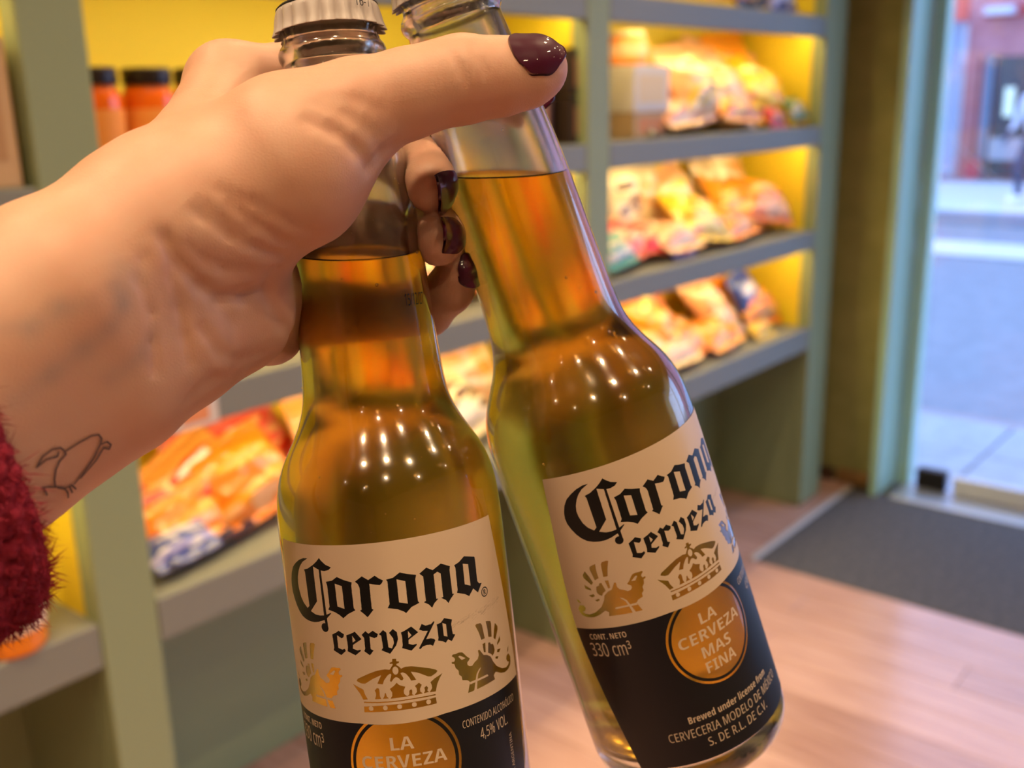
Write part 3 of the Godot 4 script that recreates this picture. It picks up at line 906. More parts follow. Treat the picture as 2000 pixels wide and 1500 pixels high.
func label_image() -> Image:
	var im := Image.create_empty(1640, 1880, false, Image.FORMAT_RGBA8)
	var cream := Color(0.78, 0.69, 0.59)
	var clear := Color(0.5, 0.4, 0.28, 0.0)
	var navy := Color(0.035, 0.04, 0.075)
	var black := Color(0.03, 0.03, 0.035)
	im.fill(clear)
	var side := [[137.9, 33.4], [140, 33.7], [150, 35.2], [160, 36.9], [170, 38.4], [178, 39.4], [184, 39.8], [190, 39.7], [200, 38.8], [210, 37.5], [220, 35.9], [230.2, 34.2]]
	var shape := PackedVector2Array()
	for q in side: shape.append(Vector2(q[1] * 20 + 820, q[0] * 20 - 2740))
	for k in range(side.size() - 1, -1, -1): shape.append(Vector2(-side[k][1] * 20 + 820, side[k][0] * 20 - 2740))
	fill(im, shape, cream)
	var low := PackedVector2Array()
	for q in side:
		if q[0] >= 184: low.append(Vector2(q[1] * 20 + 820, q[0] * 20 - 2740))
	for k in range(side.size() - 1, -1, -1):
		if side[k][0] >= 184: low.append(Vector2(-side[k][1] * 20 + 820, side[k][0] * 20 - 2740))
	fill(im, low, navy)
	# the round window: clear ring, black ring, clear middle; the cream field closes it above
	fill(im, disc(-0.6, 195.4, 14.6), clear)
	fill(im, disc(-0.6, 195.4, 13.9), black)
	fill(im, disc(-0.6, 195.4, 13.0), clear)
	im.fill_rect(Rect2i(820 - 420, 3480 - 2740, 840, 200), cream)
	var bow := PackedVector2Array()
	for k in 21:
		var x := -15.5 + 31.0 * k / 20.0
		bow.append(Vector2(x * 20 + 820, (183.6 + 0.9 * cos(x / 15.5 * PI * 0.5)) * 20 - 2740))
	bow.append(Vector2(15.5 * 20 + 820, 3480 - 2740))
	bow.append(Vector2(-15.5 * 20 + 820, 3480 - 2740))
	fill(im, bow, cream)
	for p in PRINT_BLACK: fill(im, flat(p), black)
	fill(im, disc(-17.9, 159.3, 1.15), black)
	for p in PRINT_HOLES: fill(im, flat(p), cream)
	fill(im, disc(27.4, 156.8, 1.3), black)
	fill(im, disc(27.4, 156.8, 1.02), cream)
	write(im, "R", 27.4, 157.5, 0.95, 1.35, black, true)
	for p in PRINT_CROWN: fill(im, flat(p), clear)
	for p in [[-7.4, 180.05, 0.62], [-3.7, 180.05, 0.62], [-0.1, 180.05, 0.62], [3.6, 180.05, 0.62], [7.2, 180.05, 0.62]]: fill(im, disc(p[0], p[1], p[2]), cream)
	fill(im, disc(0.0, 170.7, 0.75, 1.05), cream)
	for mirror in [false, true]:
		for p in PRINT_GRIFFIN: fill(im, flat(p, mirror), clear)
		for p in PRINT_GRIFFIN_BANDS: fill(im, flat(p, mirror), cream)
	write(im, "LA", -0.7, 191.3, 6.0, 3.3, cream, true)
	write(im, "CERVEZA", -0.8, 196.0, 22.0, 3.3, cream, true)
	write(im, "MAS", -0.9, 201.0, 10.2, 3.3, cream, true)
	write(im, "FINA", -0.8, 205.7, 10.6, 3.3, cream, true)
	write(im, "CONT. NETO", -30.2, 187.5, 11.4, 1.75, cream, true)
	write(im, "330 cm³", -30.6, 192.9, 12.6, 4.3, cream)
	write(im, "CONTENIDO ALCOHÓLICO", 25.3, 189.4, 20.0, 2.0, cream)
	write(im, "4,5% VOL.", 25.5, 193.9, 10.6, 2.9, cream)
	write(im, "INDUSTRIA ARGENTINA", 32.0, 206.0, 18.5, 1.25, cream, false, true)
	write(im, "Brewed under license from", -0.8, 218.0, 30.0, 2.1, cream, true)
	write(im, "CERVECERIA MODELO DE MÉXICO", -1.4, 222.4, 42.6, 2.7, cream)
	write(im, "S. DE R.L. DE C.V.", -1.0, 226.5, 22.4, 2.7, cream)
	# scuffs that have rubbed dirt into the paint
	var g := RandomNumberGenerator.new()
	g.seed = 11
	for k in 150:
		var t := g.randf()
		var p := Vector2(lerpf(15.5, 33.0, t), lerpf(162.3, 160.6, t) + g.randfn() * (0.25 + 0.75 * t * (1.0 - t) * 2.0))
		var n := 6 + g.randi() % 26
		var x0 := int(p.x * 20 + 820)
		var y0 := int(p.y * 20 - 2740)
		for i in n:
			var y := y0 - int(i * (0.2 + 0.25 * g.randf()))
			if im.get_pixel(x0 + i, y).a > 0.5 and g.randf() < 0.75:
				im.set_pixel(x0 + i, y, im.get_pixel(x0 + i, y).lerp(Color(0.25, 0.21, 0.17), 0.2 + 0.3 * g.randf()))
	return im

func curved_text(called: String, words: String, bottle: Node3D, m: Material, x_mm: float, s_mm: float, width: float, cap: float, turn: float, proud: float) -> void:
	var t := text_triangles(words, false)
	var b := text_box(words, false)
	var st := SurfaceTool.new()
	st.begin(Mesh.PRIMITIVE_TRIANGLES)
	for i in t.size():
		var q := Vector2((t[i].x - b.position.x) / b.size.x - 0.5, (t[i].y - b.end.y) / b.size.y)
		var s := s_mm + q.y * cap
		var r := radius_of(OUTER, s) * 0.001 + proud
		var a := turn + (x_mm + q.x * width) * 0.001 / r
		st.add_vertex(Vector3(r * sin(a), BOTTLE_H - s * 0.001, r * cos(a)))
	st.generate_normals()
	part(called, st.commit(), m, bottle)

func bubbles(bottle: Node3D, i: int) -> void:     # little beads of gas and water that cling to the glass
	var st := SurfaceTool.new()
	st.begin(Mesh.PRIMITIVE_TRIANGLES)
	var ball := SphereMesh.new()
	ball.radial_segments = 10
	ball.rings = 6
	var g := RandomNumberGenerator.new()
	g.seed = 40 + i
	for n in 70:
		var s := g.randf_range(45.0, 228.0)
		var a := g.randf_range(-1.5, 1.5)
		var sz := g.randf_range(0.12, 0.30) if n % 9 else 0.42
		var r := radius_of(OUTER, s) + 0.02
		ball.radius = sz * 0.001
		ball.height = sz * 0.002
		if s > 137.0: continue
		st.append_from(ball, 0, Transform3D(Basis(), Vector3(r * sin(a), 0, r * cos(a)) * 0.001 + Vector3.UP * (BOTTLE_H - s * 0.001)))
	var m := StandardMaterial3D.new()
	m.albedo_color = Color(1, 1, 1, 0.0)
	m.roughness = 0.05
	m.refraction_enabled = true
	m.refraction_scale = 0.033
	var o := part("droplets", st.commit(), m, bottle)
	o.set_meta("kind", "stuff")

# ---------------------------------------------------------------- the hand
var flesh: SurfaceNet
var chains := 0
func bone_px(p: Array, q: Array, g := 0) -> void:       # pixel x, pixel y, depth in mm, radius in mm
	flesh.bone(at(p[0], p[1], p[2] * 0.001), at(q[0], q[1], q[2] * 0.001), p[3] * 0.001, q[3] * 0.001, g)
func chain(list: Array, g := 0) -> void:
	chains += 1
	for i in list.size() - 1: bone_px(list[i], list[i + 1], chains + (100 if g > 0 else 0))
func on_skin(px: float, py: float) -> Vector3:
	var d := (cam_basis * pixel_dir(px, py)).normalized()
	return flesh.march(EYE, d, 0.12, 0.45)
func crease(pts: Array, width: float, depth: float) -> void:
	var prev := Vector3.ZERO
	for i in pts.size():
		var p := on_skin(pts[i][0], pts[i][1])
		if i > 0: creases.append([prev, p, width * 0.001, depth * 0.001])
		prev = p
var creases := []

func build_hand() -> void:
	flesh = SurfaceNet.new()
	flesh.k = [0.011, 0.002]
	flesh.join = 0.006
	flesh.h = HAND_CELL
	# forearm: thumb side and little-finger side
	chain([[-330, 868, 195, 25.5], [-142, 750, 207, 23.2], [114, 580, 219, 20.9], [266, 468, 229, 18.0], [335, 412, 235, 16.5]])
	chain([[-420, 1110, 195, 25.5], [-280, 1030, 203, 24], [-24, 858, 219, 21.6], [212, 732, 231, 18.8], [310, 662, 238, 17.3]])
	# palm: one ray towards each knuckle
	chain([[312, 440, 236, 16.5], [404, 290, 262, 13.2], [448, 168, 282, 11.0]])
	chain([[290, 480, 242, 16], [400, 380, 268, 13], [480, 268, 292, 11.5]])
	chain([[300, 560, 246, 15.5], [410, 480, 270, 13], [495, 400, 295, 11]])
	chain([[300, 640, 246, 15.5], [420, 580, 270, 13], [520, 520, 293, 10.5]])
	# heel of the palm on the little-finger side, and the fold before the little finger
	chain([[330, 640, 246, 16], [452, 602, 256, 15.6], [476, 585, 262, 13.5]])
	chain([[515, 550, 274, 9], [532, 652, 279, 8.3]])
	# ball of the thumb and the thumb itself
	chain([[340, 440, 240, 16], [455, 400, 241, 17.6], [560, 332, 242, 19.4]])
	chain([[430, 345, 252, 13], [575, 270, 247, 13.3], [700, 215, 246, 12.0], [800, 182, 247, 10.4], [862, 164, 248, 9.9], [905, 155, 249, 10.3], [975, 150, 250.5, 9.2], [1028, 142, 252, 8.3], [1050, 134, 253, 7.4]])
	# index finger behind both necks
	chain([[448, 168, 284, 11.0], [560, 150, 293, 9.2], [700, 156, 300, 8.4], [890, 178, 306, 7.6], [1026, 203, 309, 6.4]], 1)
	# middle, ring and little finger round the left neck
	chain([[480, 285, 293, 11], [690, 290, 305, 8.6], [792, 300, 298, 7.9], [834, 328, 284, 7.7], [839, 360, 273, 7.2]], 2)
	chain([[495, 410, 296, 10.5], [705, 446, 310, 8.4], [832, 446, 300, 7.8], [864, 455, 288, 7.5], [854, 467, 277, 7.2]], 3)
	chain([[520, 525, 294, 10], [715, 620, 312, 7.6], [834, 610, 301, 7.0], [878, 565, 292, 6.7], [893, 535, 288, 6.2]], 4)
	var presses := []
	for f in 2: presses.append(func(p: Vector3) -> float: return bottle_distance(f, p))
	flesh.cutters = presses
	# lines of the thumb's joint, of the ball of the thumb, the palm and the wrist
	crease([[871, 88], [884, 108], [895, 128], [904, 147], [911, 170]], 0.9, 0.55)
	crease([[919, 81], [926, 96], [934, 114], [941, 129], [947, 144]], 0.8, 0.45)
	crease([[884, 80], [893, 92]], 0.7, 0.4)
	crease([[606, 236], [654, 256], [694, 288], [720, 326]], 1.8, 0.9)
	crease([[768, 284], [745, 300], [722, 330]], 1.6, 1.0)
	crease([[620, 205], [680, 225], [730, 262]], 2.0, 0.4)
	crease([[385, 415], [450, 460], [505, 485], [560, 503]], 1.25, 1.2)
	crease([[450, 400], [500, 440], [550, 470], [585, 482]], 1.2, 0.95)
	crease([[430, 372], [500, 400], [570, 435], [610, 455]], 1.3, 0.5)
	crease([[322, 462], [350, 515], [395, 560], [430, 585], [480, 577], [525, 560], [545, 530]], 1.4, 1.7)
	crease([[280, 500], [272, 550], [295, 610], [300, 670], [305, 730]], 1.0, 0.6)
	crease([[325, 470], [338, 540], [352, 600], [362, 660], [372, 710]], 1.1, 0.8)
	crease([[380, 772], [415, 742], [460, 736]], 1.8, 0.8)
	crease([[528, 535], [526, 575], [550, 630], [562, 672]], 1.6, 0.9)
	crease([[430, 600], [455, 630], [460, 660]], 1.6, 0.4)
	crease([[400, 400], [440, 432], [480, 452]], 1.1, 0.6)
	crease([[365, 480], [400, 510], [440, 525], [490, 528]], 1.2, 0.7)
	crease([[395, 640], [430, 690], [470, 705], [510, 690]], 1.3, 0.7)
	crease([[640, 190], [700, 196], [740, 215]], 1.6, 0.3)
	flesh.grooves = creases
	var box_ := AABB(flesh.a[0], Vector3.ZERO)
	for i in flesh.a.size():
		box_ = box_.expand(flesh.a[i]).expand(flesh.b[i])
	flesh.build(box_.grow(0.026))
	var root := thing("person", "left arm in a wine red knit sleeve, hand gripping two bottle necks", "person", at(200, 600, 0.23))
	var o := -root.position
	# colour of the skin: uneven pink and tan, bluish veins under the wrist
	var veins := []
	for line in [[[30, 785], [100, 730], [165, 680], [215, 640], [240, 595], [265, 540]], [[215, 740], [280, 690], [300, 650]], [[0, 640], [60, 640], [120, 600], [180, 590]], [[240, 595], [225, 560], [235, 520]]]:
		for i in line.size() - 1: veins.append([on_skin(line[i][0], line[i][1]), on_skin(line[i + 1][0], line[i + 1][1])])
	var spots := FastNoiseLite.new()
	spots.seed = 9
	spots.frequency = 60.0
	spots.fractal_octaves = 3
	var col := PackedColorArray()
	for v in flesh.verts:
		var c := SKIN
		var n := spots.get_noise_3dv(v)
		c = c.lerp(Color(c.r * 0.98, c.g * 0.80, c.b * 0.74), clampf(0.35 + n * 0.9, 0.0, 1.0) * 0.55)
		for e in veins:
			var q := Geometry3D.get_closest_point_to_segment(v, e[0], e[1])
			var w := exp(-pow(q.distance_to(v) / 0.0022, 2.0))
			c = c.lerp(Color(c.r * 0.66, c.g * 0.80, c.b * 0.98), w * 0.38)
		col.append(c)
	var skin := StandardMaterial3D.new()
	skin.vertex_color_use_as_albedo = true
	skin.roughness = 0.48
	skin.metallic_specular = 0.45
	skin.subsurf_scatter_enabled = true
	skin.subsurf_scatter_strength = 0.10
	skin.heightmap_enabled = true
	skin.heightmap_texture = noise_fine
	skin.heightmap_scale = 0.006
	skin.uv1_triplanar = true
	skin.uv1_scale = Vector3.ONE * 80.0
	part("skin", flesh.mesh(col), skin, root, o)
	# nails, lacquered wine red
	var wine := StandardMaterial3D.new()
	wine.albedo_color = Color(0.25, 0.008, 0.125)
	wine.roughness = 0.4
	wine.metallic_specular = 0.3
	wine.clearcoat_enabled = true
	wine.clearcoat = 0.6
	wine.clearcoat_roughness = 0.01
	nail(root, wine, [1053, 90], Vector3(0.93, 0.16, -0.28), 15.0, 6.6)
	nail(root, wine, [878, 374], Vector3(-0.22, -0.15, 1.0), 13.5, 5.4, Vector3(0.92, 0.05, 0.36))
	nail(root, wine, [886, 458], Vector3(-0.22, 0.0, 1.0), 11.5, 4.9, Vector3(0.93, 0.05, 0.34))
	nail(root, wine, [922, 527], Vector3(0.10, 0.85, 0.50), 10.0, 4.2)
	nail(root, wine, [1056, 190, 303], Vector3(0.65, -0.10, 0.4), 10.0, 4.6, Vector3(0.75, 0.1, -0.6))
	tattoo(root)
	sleeve(root)

func slope(p: Vector3) -> Vector3:       # the way out of the flesh
	flesh.all_near()
	var e := 0.0008
	var g := Vector3.ZERO
	for i in 3:
		var d := Vector3.ZERO
		d[i] = e
		g[i] = flesh.field(p + d, false) - flesh.field(p - d, false)
	return g.normalized()
func nail(root: Node3D, m: Material, mid: Array, along: Vector3, length: float, half: float, out := Vector3.ZERO) -> void:
	var p := on_skin(mid[0], mid[1]) if mid.size() == 2 else at(mid[0], mid[1], mid[2] * 0.001)
	var n := slope(p) if out == Vector3.ZERO else cam_basis * out
	var l := (cam_basis * along).normalized()
	l = (l - n * n.dot(l)).normalized() if out == Vector3.ZERO else l
	n = (n - l * n.dot(l)).normalized()
	var w := l.cross(n)
	flesh.all_near()
	var rows := []
	var under := []
	var nv := 20
	var nu := 14
	for r in nv + 1:
		var v := float(r) / nv
		var wide := half * (1.0 - pow(clampf((0.25 - v) / 0.25, 0, 1), 2.2) * 0.25) * (1.0 - pow(clampf((v - 0.40) / 0.61, 0, 1), 2.6) * 0.60)
		var row := []
		var low := []
		for c in nu + 1:
			var u := (float(c) / nu * 2.0 - 1.0)
			var arc := 1.0 - sqrt(1.0 - u * u * 0.92)
			var vv := (v - 0.5) * length + arc * half * 0.55 * (1.0 - v) - arc * half * 0.35 * v
			var x := u * wide
			var h := -x * x / half * 0.5 - pow(v - 0.4, 2.0) * length * 0.10
			var q := p + (l * vv + w * x + n * h) * 0.001
			for k in 4:      # lies on the flesh, never in it
				var d := flesh.field(q, false)
				if d < 0.00045: q += n * (0.0005 - d)
			row.append(q - root.position)
			low.append(q - n * 0.0007 - root.position)
		rows.append(row)
		under.append(low)
	under.reverse()
	rows.append_array(under)
	rows.append(rows[0])
	part("fingernail", grid_mesh(rows, false, true, false), m, root)

func tattoo(root: Node3D) -> void:      # a small line drawing of a bird on the wrist, laid on the skin
	var ink := mat(Color(0.36, 0.28, 0.28), 0.6)
	var t := Node3D.new()
	t.name = "tattoo"
	root.add_child(t)
	tag(t, "fine line drawing of a bird", "")
	var st := SurfaceTool.new()
	st.begin(Mesh.PRIMITIVE_TRIANGLES)
	var lines := [[[150, 240], [175, 195], [215, 165], [250, 158], [268, 172], [273, 186]], [[150, 240], [190, 207], [238, 194], [243, 176]], [[275, 170], [330, 135], [380, 108], [410, 103], [424, 120], [418, 142], [390, 200], [345, 265], [308, 308]],
		[[273, 186], [246, 215], [231, 250], [225, 290], [229, 322]], [[424, 142], [445, 132], [462, 145], [455, 163], [430, 158]], [[430, 160], [400, 210], [365, 250], [335, 285]],
		[[168, 328], [200, 321], [236, 322], [270, 326], [298, 314], [315, 330]], [[178, 322], [190, 345], [194, 356]], [[240, 325], [270, 331], [281, 346], [283, 366]], [[288, 320], [300, 345]]]
	for line in lines:
		var pts: Array[Vector3] = []
		for i in line.size() - 1:
			for k in 4:
				var f := k / 4.0
				pts.append(on_skin(lerpf(line[i][0], line[i + 1][0], f) / 2.1435, 800.0 + lerpf(line[i][1], line[i + 1][1], f) / 2.1435))
		pts.append(on_skin(line[-1][0] / 2.1435, 800.0 + line[-1][1] / 2.1435))
		for i in pts.size() - 1:
			var dir := (pts[i + 1] - pts[i]).normalized()
			var view := (EYE - pts[i]).normalized()
			flesh.all_near()
			var e := 0.0006
			var nn := Vector3(flesh.field(pts[i] + Vector3(e, 0, 0), false) - flesh.field(pts[i] - Vector3(e, 0, 0), false), flesh.field(pts[i] + Vector3(0, e, 0), false) - flesh.field(pts[i] - Vector3(0, e, 0), false), flesh.field(pts[i] + Vector3(0, 0, e), false) - flesh.field(pts[i] - Vector3(0, 0, e), false)).normalized()
			var w := dir.cross(nn).normalized() * 0.00020
			var up := nn * 0.00025
			var a := pts[i] - dir * 0.0001
			var b := pts[i + 1] + dir * 0.0001
			quad_facing(st, nn, a + w + up - root.position, b + w + up - root.position, b - w + up - root.position, a - w + up - root.position)
	st.generate_normals()
	part("ink_line", st.commit(), ink, t)
func quad_facing(st: SurfaceTool, n: Vector3, a: Vector3, b: Vector3, c: Vector3, d: Vector3) -> void:
	quad(st, (a + c) / 2 - n, a, b, c, d)

func sleeve(root: Node3D) -> void:
	# a loose cuff of fluffy knit: rings run back along the forearm, stitches stand out of the surface
	var axis := cam_basis * Vector3(-0.646487, -0.376730, 0.663422)
	var a := cam_basis * Vector3(0.503485, -0.864004, 0.0)
	var b := cam_basis * Vector3(0.573200, 0.334023, 0.748245)
	var front := at(-74.8, 885.9, 0.2137) - a * 0.002
	var rows := []
	var nr := 300
	var nc := 260
	var g := FastNoiseLite.new()
	g.seed = 4
	g.frequency = 90.0
	var depth := 0.006
	for r in nr + 1:
		var f := float(r) / nr
		var ring := []
		for c in nc:
			var ph := TAU * c / nc
			var along := f * 0.15
			var roll := clampf(1.0 - along / depth, 0.0, 1.0)
			var wide := clampf(0.25 - cos(ph), 0.0, 1.0)      # roomier over the thumb side of the wrist
			var ra := 0.0365 + 0.011 * f + 0.006 * wide
			var rb := 0.0300 + 0.011 * f + 0.008 * wide
			var st_u := c * 52.0 / nc
			var st_v := along / 0.0034
			var odd := fmod(floor(st_v), 2.0) * 0.5
			var bump := sqrt(absf(sin((st_u + odd) * PI)) * (0.35 + 0.65 * absf(sin(st_v * PI))))
			var p := front + axis * (along - 0.001) + a * cos(ph) * ra + b * sin(ph) * rb
			var out := (a * cos(ph) * rb + b * sin(ph) * ra).normalized()
			var hgt := bump * 0.0022 + g.get_noise_3dv(p) * 0.0016 + g.get_noise_3dv(p * 3.1) * 0.0008 - roll * roll * 0.0045
			ring.append(p + out * hgt - root.position)
		rows.append(ring)
	# the hem turns in and runs back inside
	var inner := []
	for k in 10:
		var ring := []
		for c in nc:
			var ph := TAU * c / nc
			ring.append(front + axis * (0.0005 + k * 0.004) + (a * cos(ph) * (0.0325 + 0.006 * clampf(0.25 - cos(ph), 0.0, 1.0)) + b * sin(ph) * (0.0265 + 0.008 * clampf(0.25 - cos(ph), 0.0, 1.0))) - root.position)
		inner.append(ring)
	inner.reverse()
	var all := inner + rows
	var wool := StandardMaterial3D.new()
	wool.albedo_color = Color(0.56, 0.09, 0.19)
	wool.roughness = 0.95
	wool.rim_enabled = true
	wool.rim = 0.6
	wool.rim_tint = 0.8
	var sl := Node3D.new()
	sl.name = "sleeve"
	root.add_child(sl)
	tag(sl, "fluffy wine red knit cuff", "")
	part("knit", grid_mesh(all, true, true, false), wool, sl)
	# fibres that stand off the wool
	var st := SurfaceTool.new()
	st.begin(Mesh.PRIMITIVE_TRIANGLES)
	var q := RandomNumberGenerator.new()
	q.seed = 21
	for n in 60000:
		var r := q.randi() % 150
		var c := q.randi() % nc
		var p: Vector3 = rows[r][c]
		var ph := TAU * c / nc
		var out := (a * cos(ph) + b * sin(ph) + Vector3(q.randfn(), q.randfn(), q.randfn()) * 0.55 - axis * (0.6 if r < 8 else 0.0)).normalized()
		var side := out.cross(Vector3(q.randfn(), q.randfn(), q.randfn())).normalized() * 0.00008
		var long := q.randf_range(0.0006, 0.0020)
		var bend := Vector3(q.randfn(), q.randfn(), q.randfn()) * 0.0006
		st.add_vertex(p - side)
		st.add_vertex(p + side)
		st.add_vertex(p + out * long * 0.6 + bend + side)
		st.add_vertex(p - side)
		st.add_vertex(p + out * long * 0.6 + bend + side)
		st.add_vertex(p + out * long + bend * 2.5)
	st.generate_normals()
	var fz := part("fibres", st.commit(), wool, sl)
	fz.set_meta("kind", "stuff")

# ---------------------------------------------------------------- goods on the shelves
func print_tex(base: Color, band: Color, accent: Color, seed_: int) -> ImageTexture:     # the print on a bag: a field, a band, a badge and scattered pictures of the snack
	var im := Image.create_empty(96, 128, false, Image.FORMAT_RGB8)
	var g := RandomNumberGenerator.new()
	g.seed = seed_
	im.fill(base)
	im.fill_rect(Rect2i(0, 84 + g.randi() % 14, 96, 20), band)
	for n in 14:
		var c := Vector2(g.randf_range(8, 88), g.randf_range(60, 122))
		var r := g.randf_range(4, 9)
		for y in range(int(c.y - r), int(c.y + r)):
			for x in range(int(c.x - r * 1.4), int(c.x + r * 1.4)):
				if x >= 0 and y >= 0 and x < 96 and y < 128 and pow((x - c.x) / 1.4, 2) + pow(y - c.y, 2) < r * r:
					im.set_pixel(x, y, accent if n % 3 else band)
	for y in range(22, 54):
		for x in range(14, 82):
			if pow((x - 48) / 34.0, 2) + pow((y - 38) / 15.0, 2) < 1.0: im.set_pixel(x, y, band)
			if pow((x - 48) / 26.0, 2) + pow((y - 38) / 8.0, 2) < 1.0: im.set_pixel(x, y, accent)
	return ImageTexture.create_from_image(im)
func bag_mat(base: Color, band: Color, accent: Color, seed_: int) -> StandardMaterial3D:
	var m := StandardMaterial3D.new()
	m.albedo_texture = print_tex(base, band, accent, seed_)
	m.roughness = 0.32
	m.clearcoat_enabled = true
	m.clearcoat = 0.6
	m.clearcoat_roughness = 0.15
	return m
func pouch_mesh(w: float, h: float, t: float, seed_: int) -> ArrayMesh:
	var key := "pouch %s %s %s %d" % [w, h, t, seed_]
	if cache.has(key): return cache[key]
	var n := FastNoiseLite.new()
	n.seed = seed_
	n.frequency = 9.0
	var v := PackedVector3Array()
	var uv := PackedVector2Array()
	var idx := PackedInt32Array()
	var nx := 16
	var ny := 18
	for side in 2:
		var o := v.size()
		for r in ny + 1:
			for c in nx + 1:
				var x := float(c) / nx * 2 - 1
				var y := float(r) / ny * 2 - 1
				var fat := pow(maxf(1 - x * x, 0), 0.55) * pow(maxf(1 - pow(absf(y), 2.6), 0), 0.7)
				var crush := n.get_noise_2d(x * 0.14 + side, y * 0.2) * 0.5 + absf(n.get_noise_2d(x * 0.3, y * 0.3 + side * 3)) * 0.35
				var z := t * 0.5 * fat * (1.0 + crush * 0.8)
				var pull := 1.0 - 0.10 * fat
				v.append(Vector3(x * w * 0.5 * (1.0 - 0.05 * (1.0 - absf(y))), (y * pull + 1.0) * h * 0.5, z if side == 0 else -z))
				uv.append(Vector2((x + 1) / 2, (1 - y) / 2))
		for r in ny:
			for c in nx:
				var a := o + r * (nx + 1) + c
				var q := [a, a + nx + 1, a + 1, a + 1, a + nx + 1, a + nx + 2]
				if side == 1: q = [a, a + 1, a + nx + 1, a + 1, a + nx + 2, a + nx + 1]
				idx.append_array(q)
	cache[key] = smooth_mesh(v, idx, uv)
	return cache[key]
func seal_mesh(w: float) -> ArrayMesh:      # a crimped strip
	var key := "seal %s" % w
	if cache.has(key): return cache[key]
	var rows := []
	for p in [[0.0, 0.0015], [0.009, 0.0015], [0.018, 0.0015], [0.018, -0.0015], [0.009, -0.0015], [0.0, -0.0015], [0.0, 0.0015]]:
		var row := []
		for c in 25:
			row.append(Vector3((float(c) / 24 - 0.5) * w, p[0], p[1] * 0.4 + 0.0022 * sin(c * 0.9)))
		rows.append(row)
	cache[key] = grid_mesh(rows, false, false, false)
	return cache[key]
var waiting := []
func bag(label: String, px: float, py: float, level: int, xplane: float, w: float, h: float, t: float, lean: float, yaw: float, roll: float, m: Material, seed_: int, group: String, lift := 0.0) -> void:
	waiting.append([label, px, py, level, xplane, w, h, t, lean, yaw, roll, m, seed_, group, lift])
func place_bags() -> void:      # those at the back and below first
	waiting.sort_custom(func(p, q): return p[4] + p[14] * 2.0 < q[4] + q[14] * 2.0)
	for q in waiting: place_bag(q[0], q[1], q[2], q[3], q[4], q[5], q[6], q[7], q[8], q[9], q[10], q[11], q[12], q[13], q[14])
func place_bag(label: String, px: float, py: float, level: int, xplane: float, w: float, h: float, t: float, lean: float, yaw: float, roll: float, m: Material, seed_: int, group: String, lift := 0.0) -> void:
	var q := on_wall_x(px, py, xplane)
	var b := thing("snack_bag", label, "snack bag", Vector3(xplane, TOPS[level] + 0.0005 + lift, q.z), 0.0, group)
	b.basis = Basis(Vector3.UP, PI / 2 + yaw) * Basis(Vector3.RIGHT, -lean) * Basis(Vector3.BACK, roll)
	# stands on its lowest point
	part("pouch", pouch_mesh(w, h - 0.03, t, seed_), m, b, Vector3(0, 0.015, 0))
	part("seal", seal_mesh(w * 0.96), m, b, Vector3(0, -0.001, 0))
	part("seal", seal_mesh(w * 0.96), m, b, Vector3(0, h - 0.020, 0))
	var low := 0.0
	for c in [Vector3(-w / 2, 0, 0), Vector3(w / 2, 0, 0), Vector3(0, h * 0.35, -t * 0.55), Vector3(0, h * 0.2, -t * 0.5), Vector3(0, h * 0.55, -t * 0.6), Vector3(-w / 2, h, 0), Vector3(w / 2, h, 0)]:
		low = minf(low, (b.basis * c).y)
	b.position.y -= low
	settle(b, w, h, t, level, pouch_mesh(w, h - 0.03, t, seed_))
var settled := []
func settle(b: Node3D, w: float, h: float, t: float, level: int, mesh: ArrayMesh) -> void:      # keeps a bag inside its bay and on top of the bags that were there before
	var v: PackedVector3Array = mesh.surface_get_arrays(0)[Mesh.ARRAY_VERTEX]
	var pts: Array[Vector3] = []
	for i in range(0, v.size(), 3): pts.append(b.basis * (v[i] + Vector3(0, 0.015, 0)))
	for q in [Vector3(-w / 2, -0.001, 0), Vector3(w / 2, -0.001, 0), Vector3(-w / 2, h, 0), Vector3(w / 2, h, 0)]: pts.append(b.basis * q)
	var lo := Vector3.INF
	var hi := -Vector3.INF
	for p in pts:
		lo = lo.min(p)
		hi = hi.max(p)
	b.position.y = maxf(b.position.y, TOPS[level] + 0.001 - lo.y)
	b.position.x = maxf(b.position.x, BACK_X + 0.003 - lo.x)
	var bay := [-0.83, -2.01] if b.position.z > -2.08 else [-2.145, -3.33]
	b.position.z = clampf(b.position.z, bay[1] - lo.z, bay[0] - hi.z)
	for step in 4:
		var hit := false
		for s in settled:
			if s[4] != level or absf(s[5] - b.position.z) > 0.4: continue
			for p in pts:
				var q: Vector3 = s[0] * (p + b.position)
				var x: float = q.x * 2.0 / s[1]
				var y: float = (q.y - 0.015) * 2.0 / (s[2] - 0.03) - 1.0
				if absf(x) > 0.95 or absf(y) > 0.95: continue
				var fat := pow(1 - x * x, 0.55) * pow(1 - pow(absf(y), 2.6), 0.7)
				if absf(q.z) < s[3] * 0.42 * fat:
					hit = true
					break
			if hit: break
		if not hit: break
		b.position.y += 0.0045
	settled.append([b.transform.affine_inverse(), w, h, t, level, b.position.z])
func carton(label: String, px: float, py: float, y: float, xplane: float, size: Vector3, m: Material, m2: Material, group := "", yaw := 0.0) -> Node3D:
	var q := on_wall_x(px, py, xplane)
	var b := thing("carton", label, "box", Vector3(xplane, y + 0.0005, q.z), yaw, group)
	part("body", box(size, 0.002), m, b, Vector3(0, size.y / 2, 0))
	part("front_print", box(Vector3(0.001, size.y * 0.62, size.z * 0.74), 0.0), m2, b, Vector3(size.x / 2 + 0.0006, size.y * 0.5, 0))
	part("flap", box(Vector3(size.x * 0.98, 0.0016, size.z * 0.49), 0.0), m, b, Vector3(0, size.y + 0.001, size.z * 0.25))
	return b
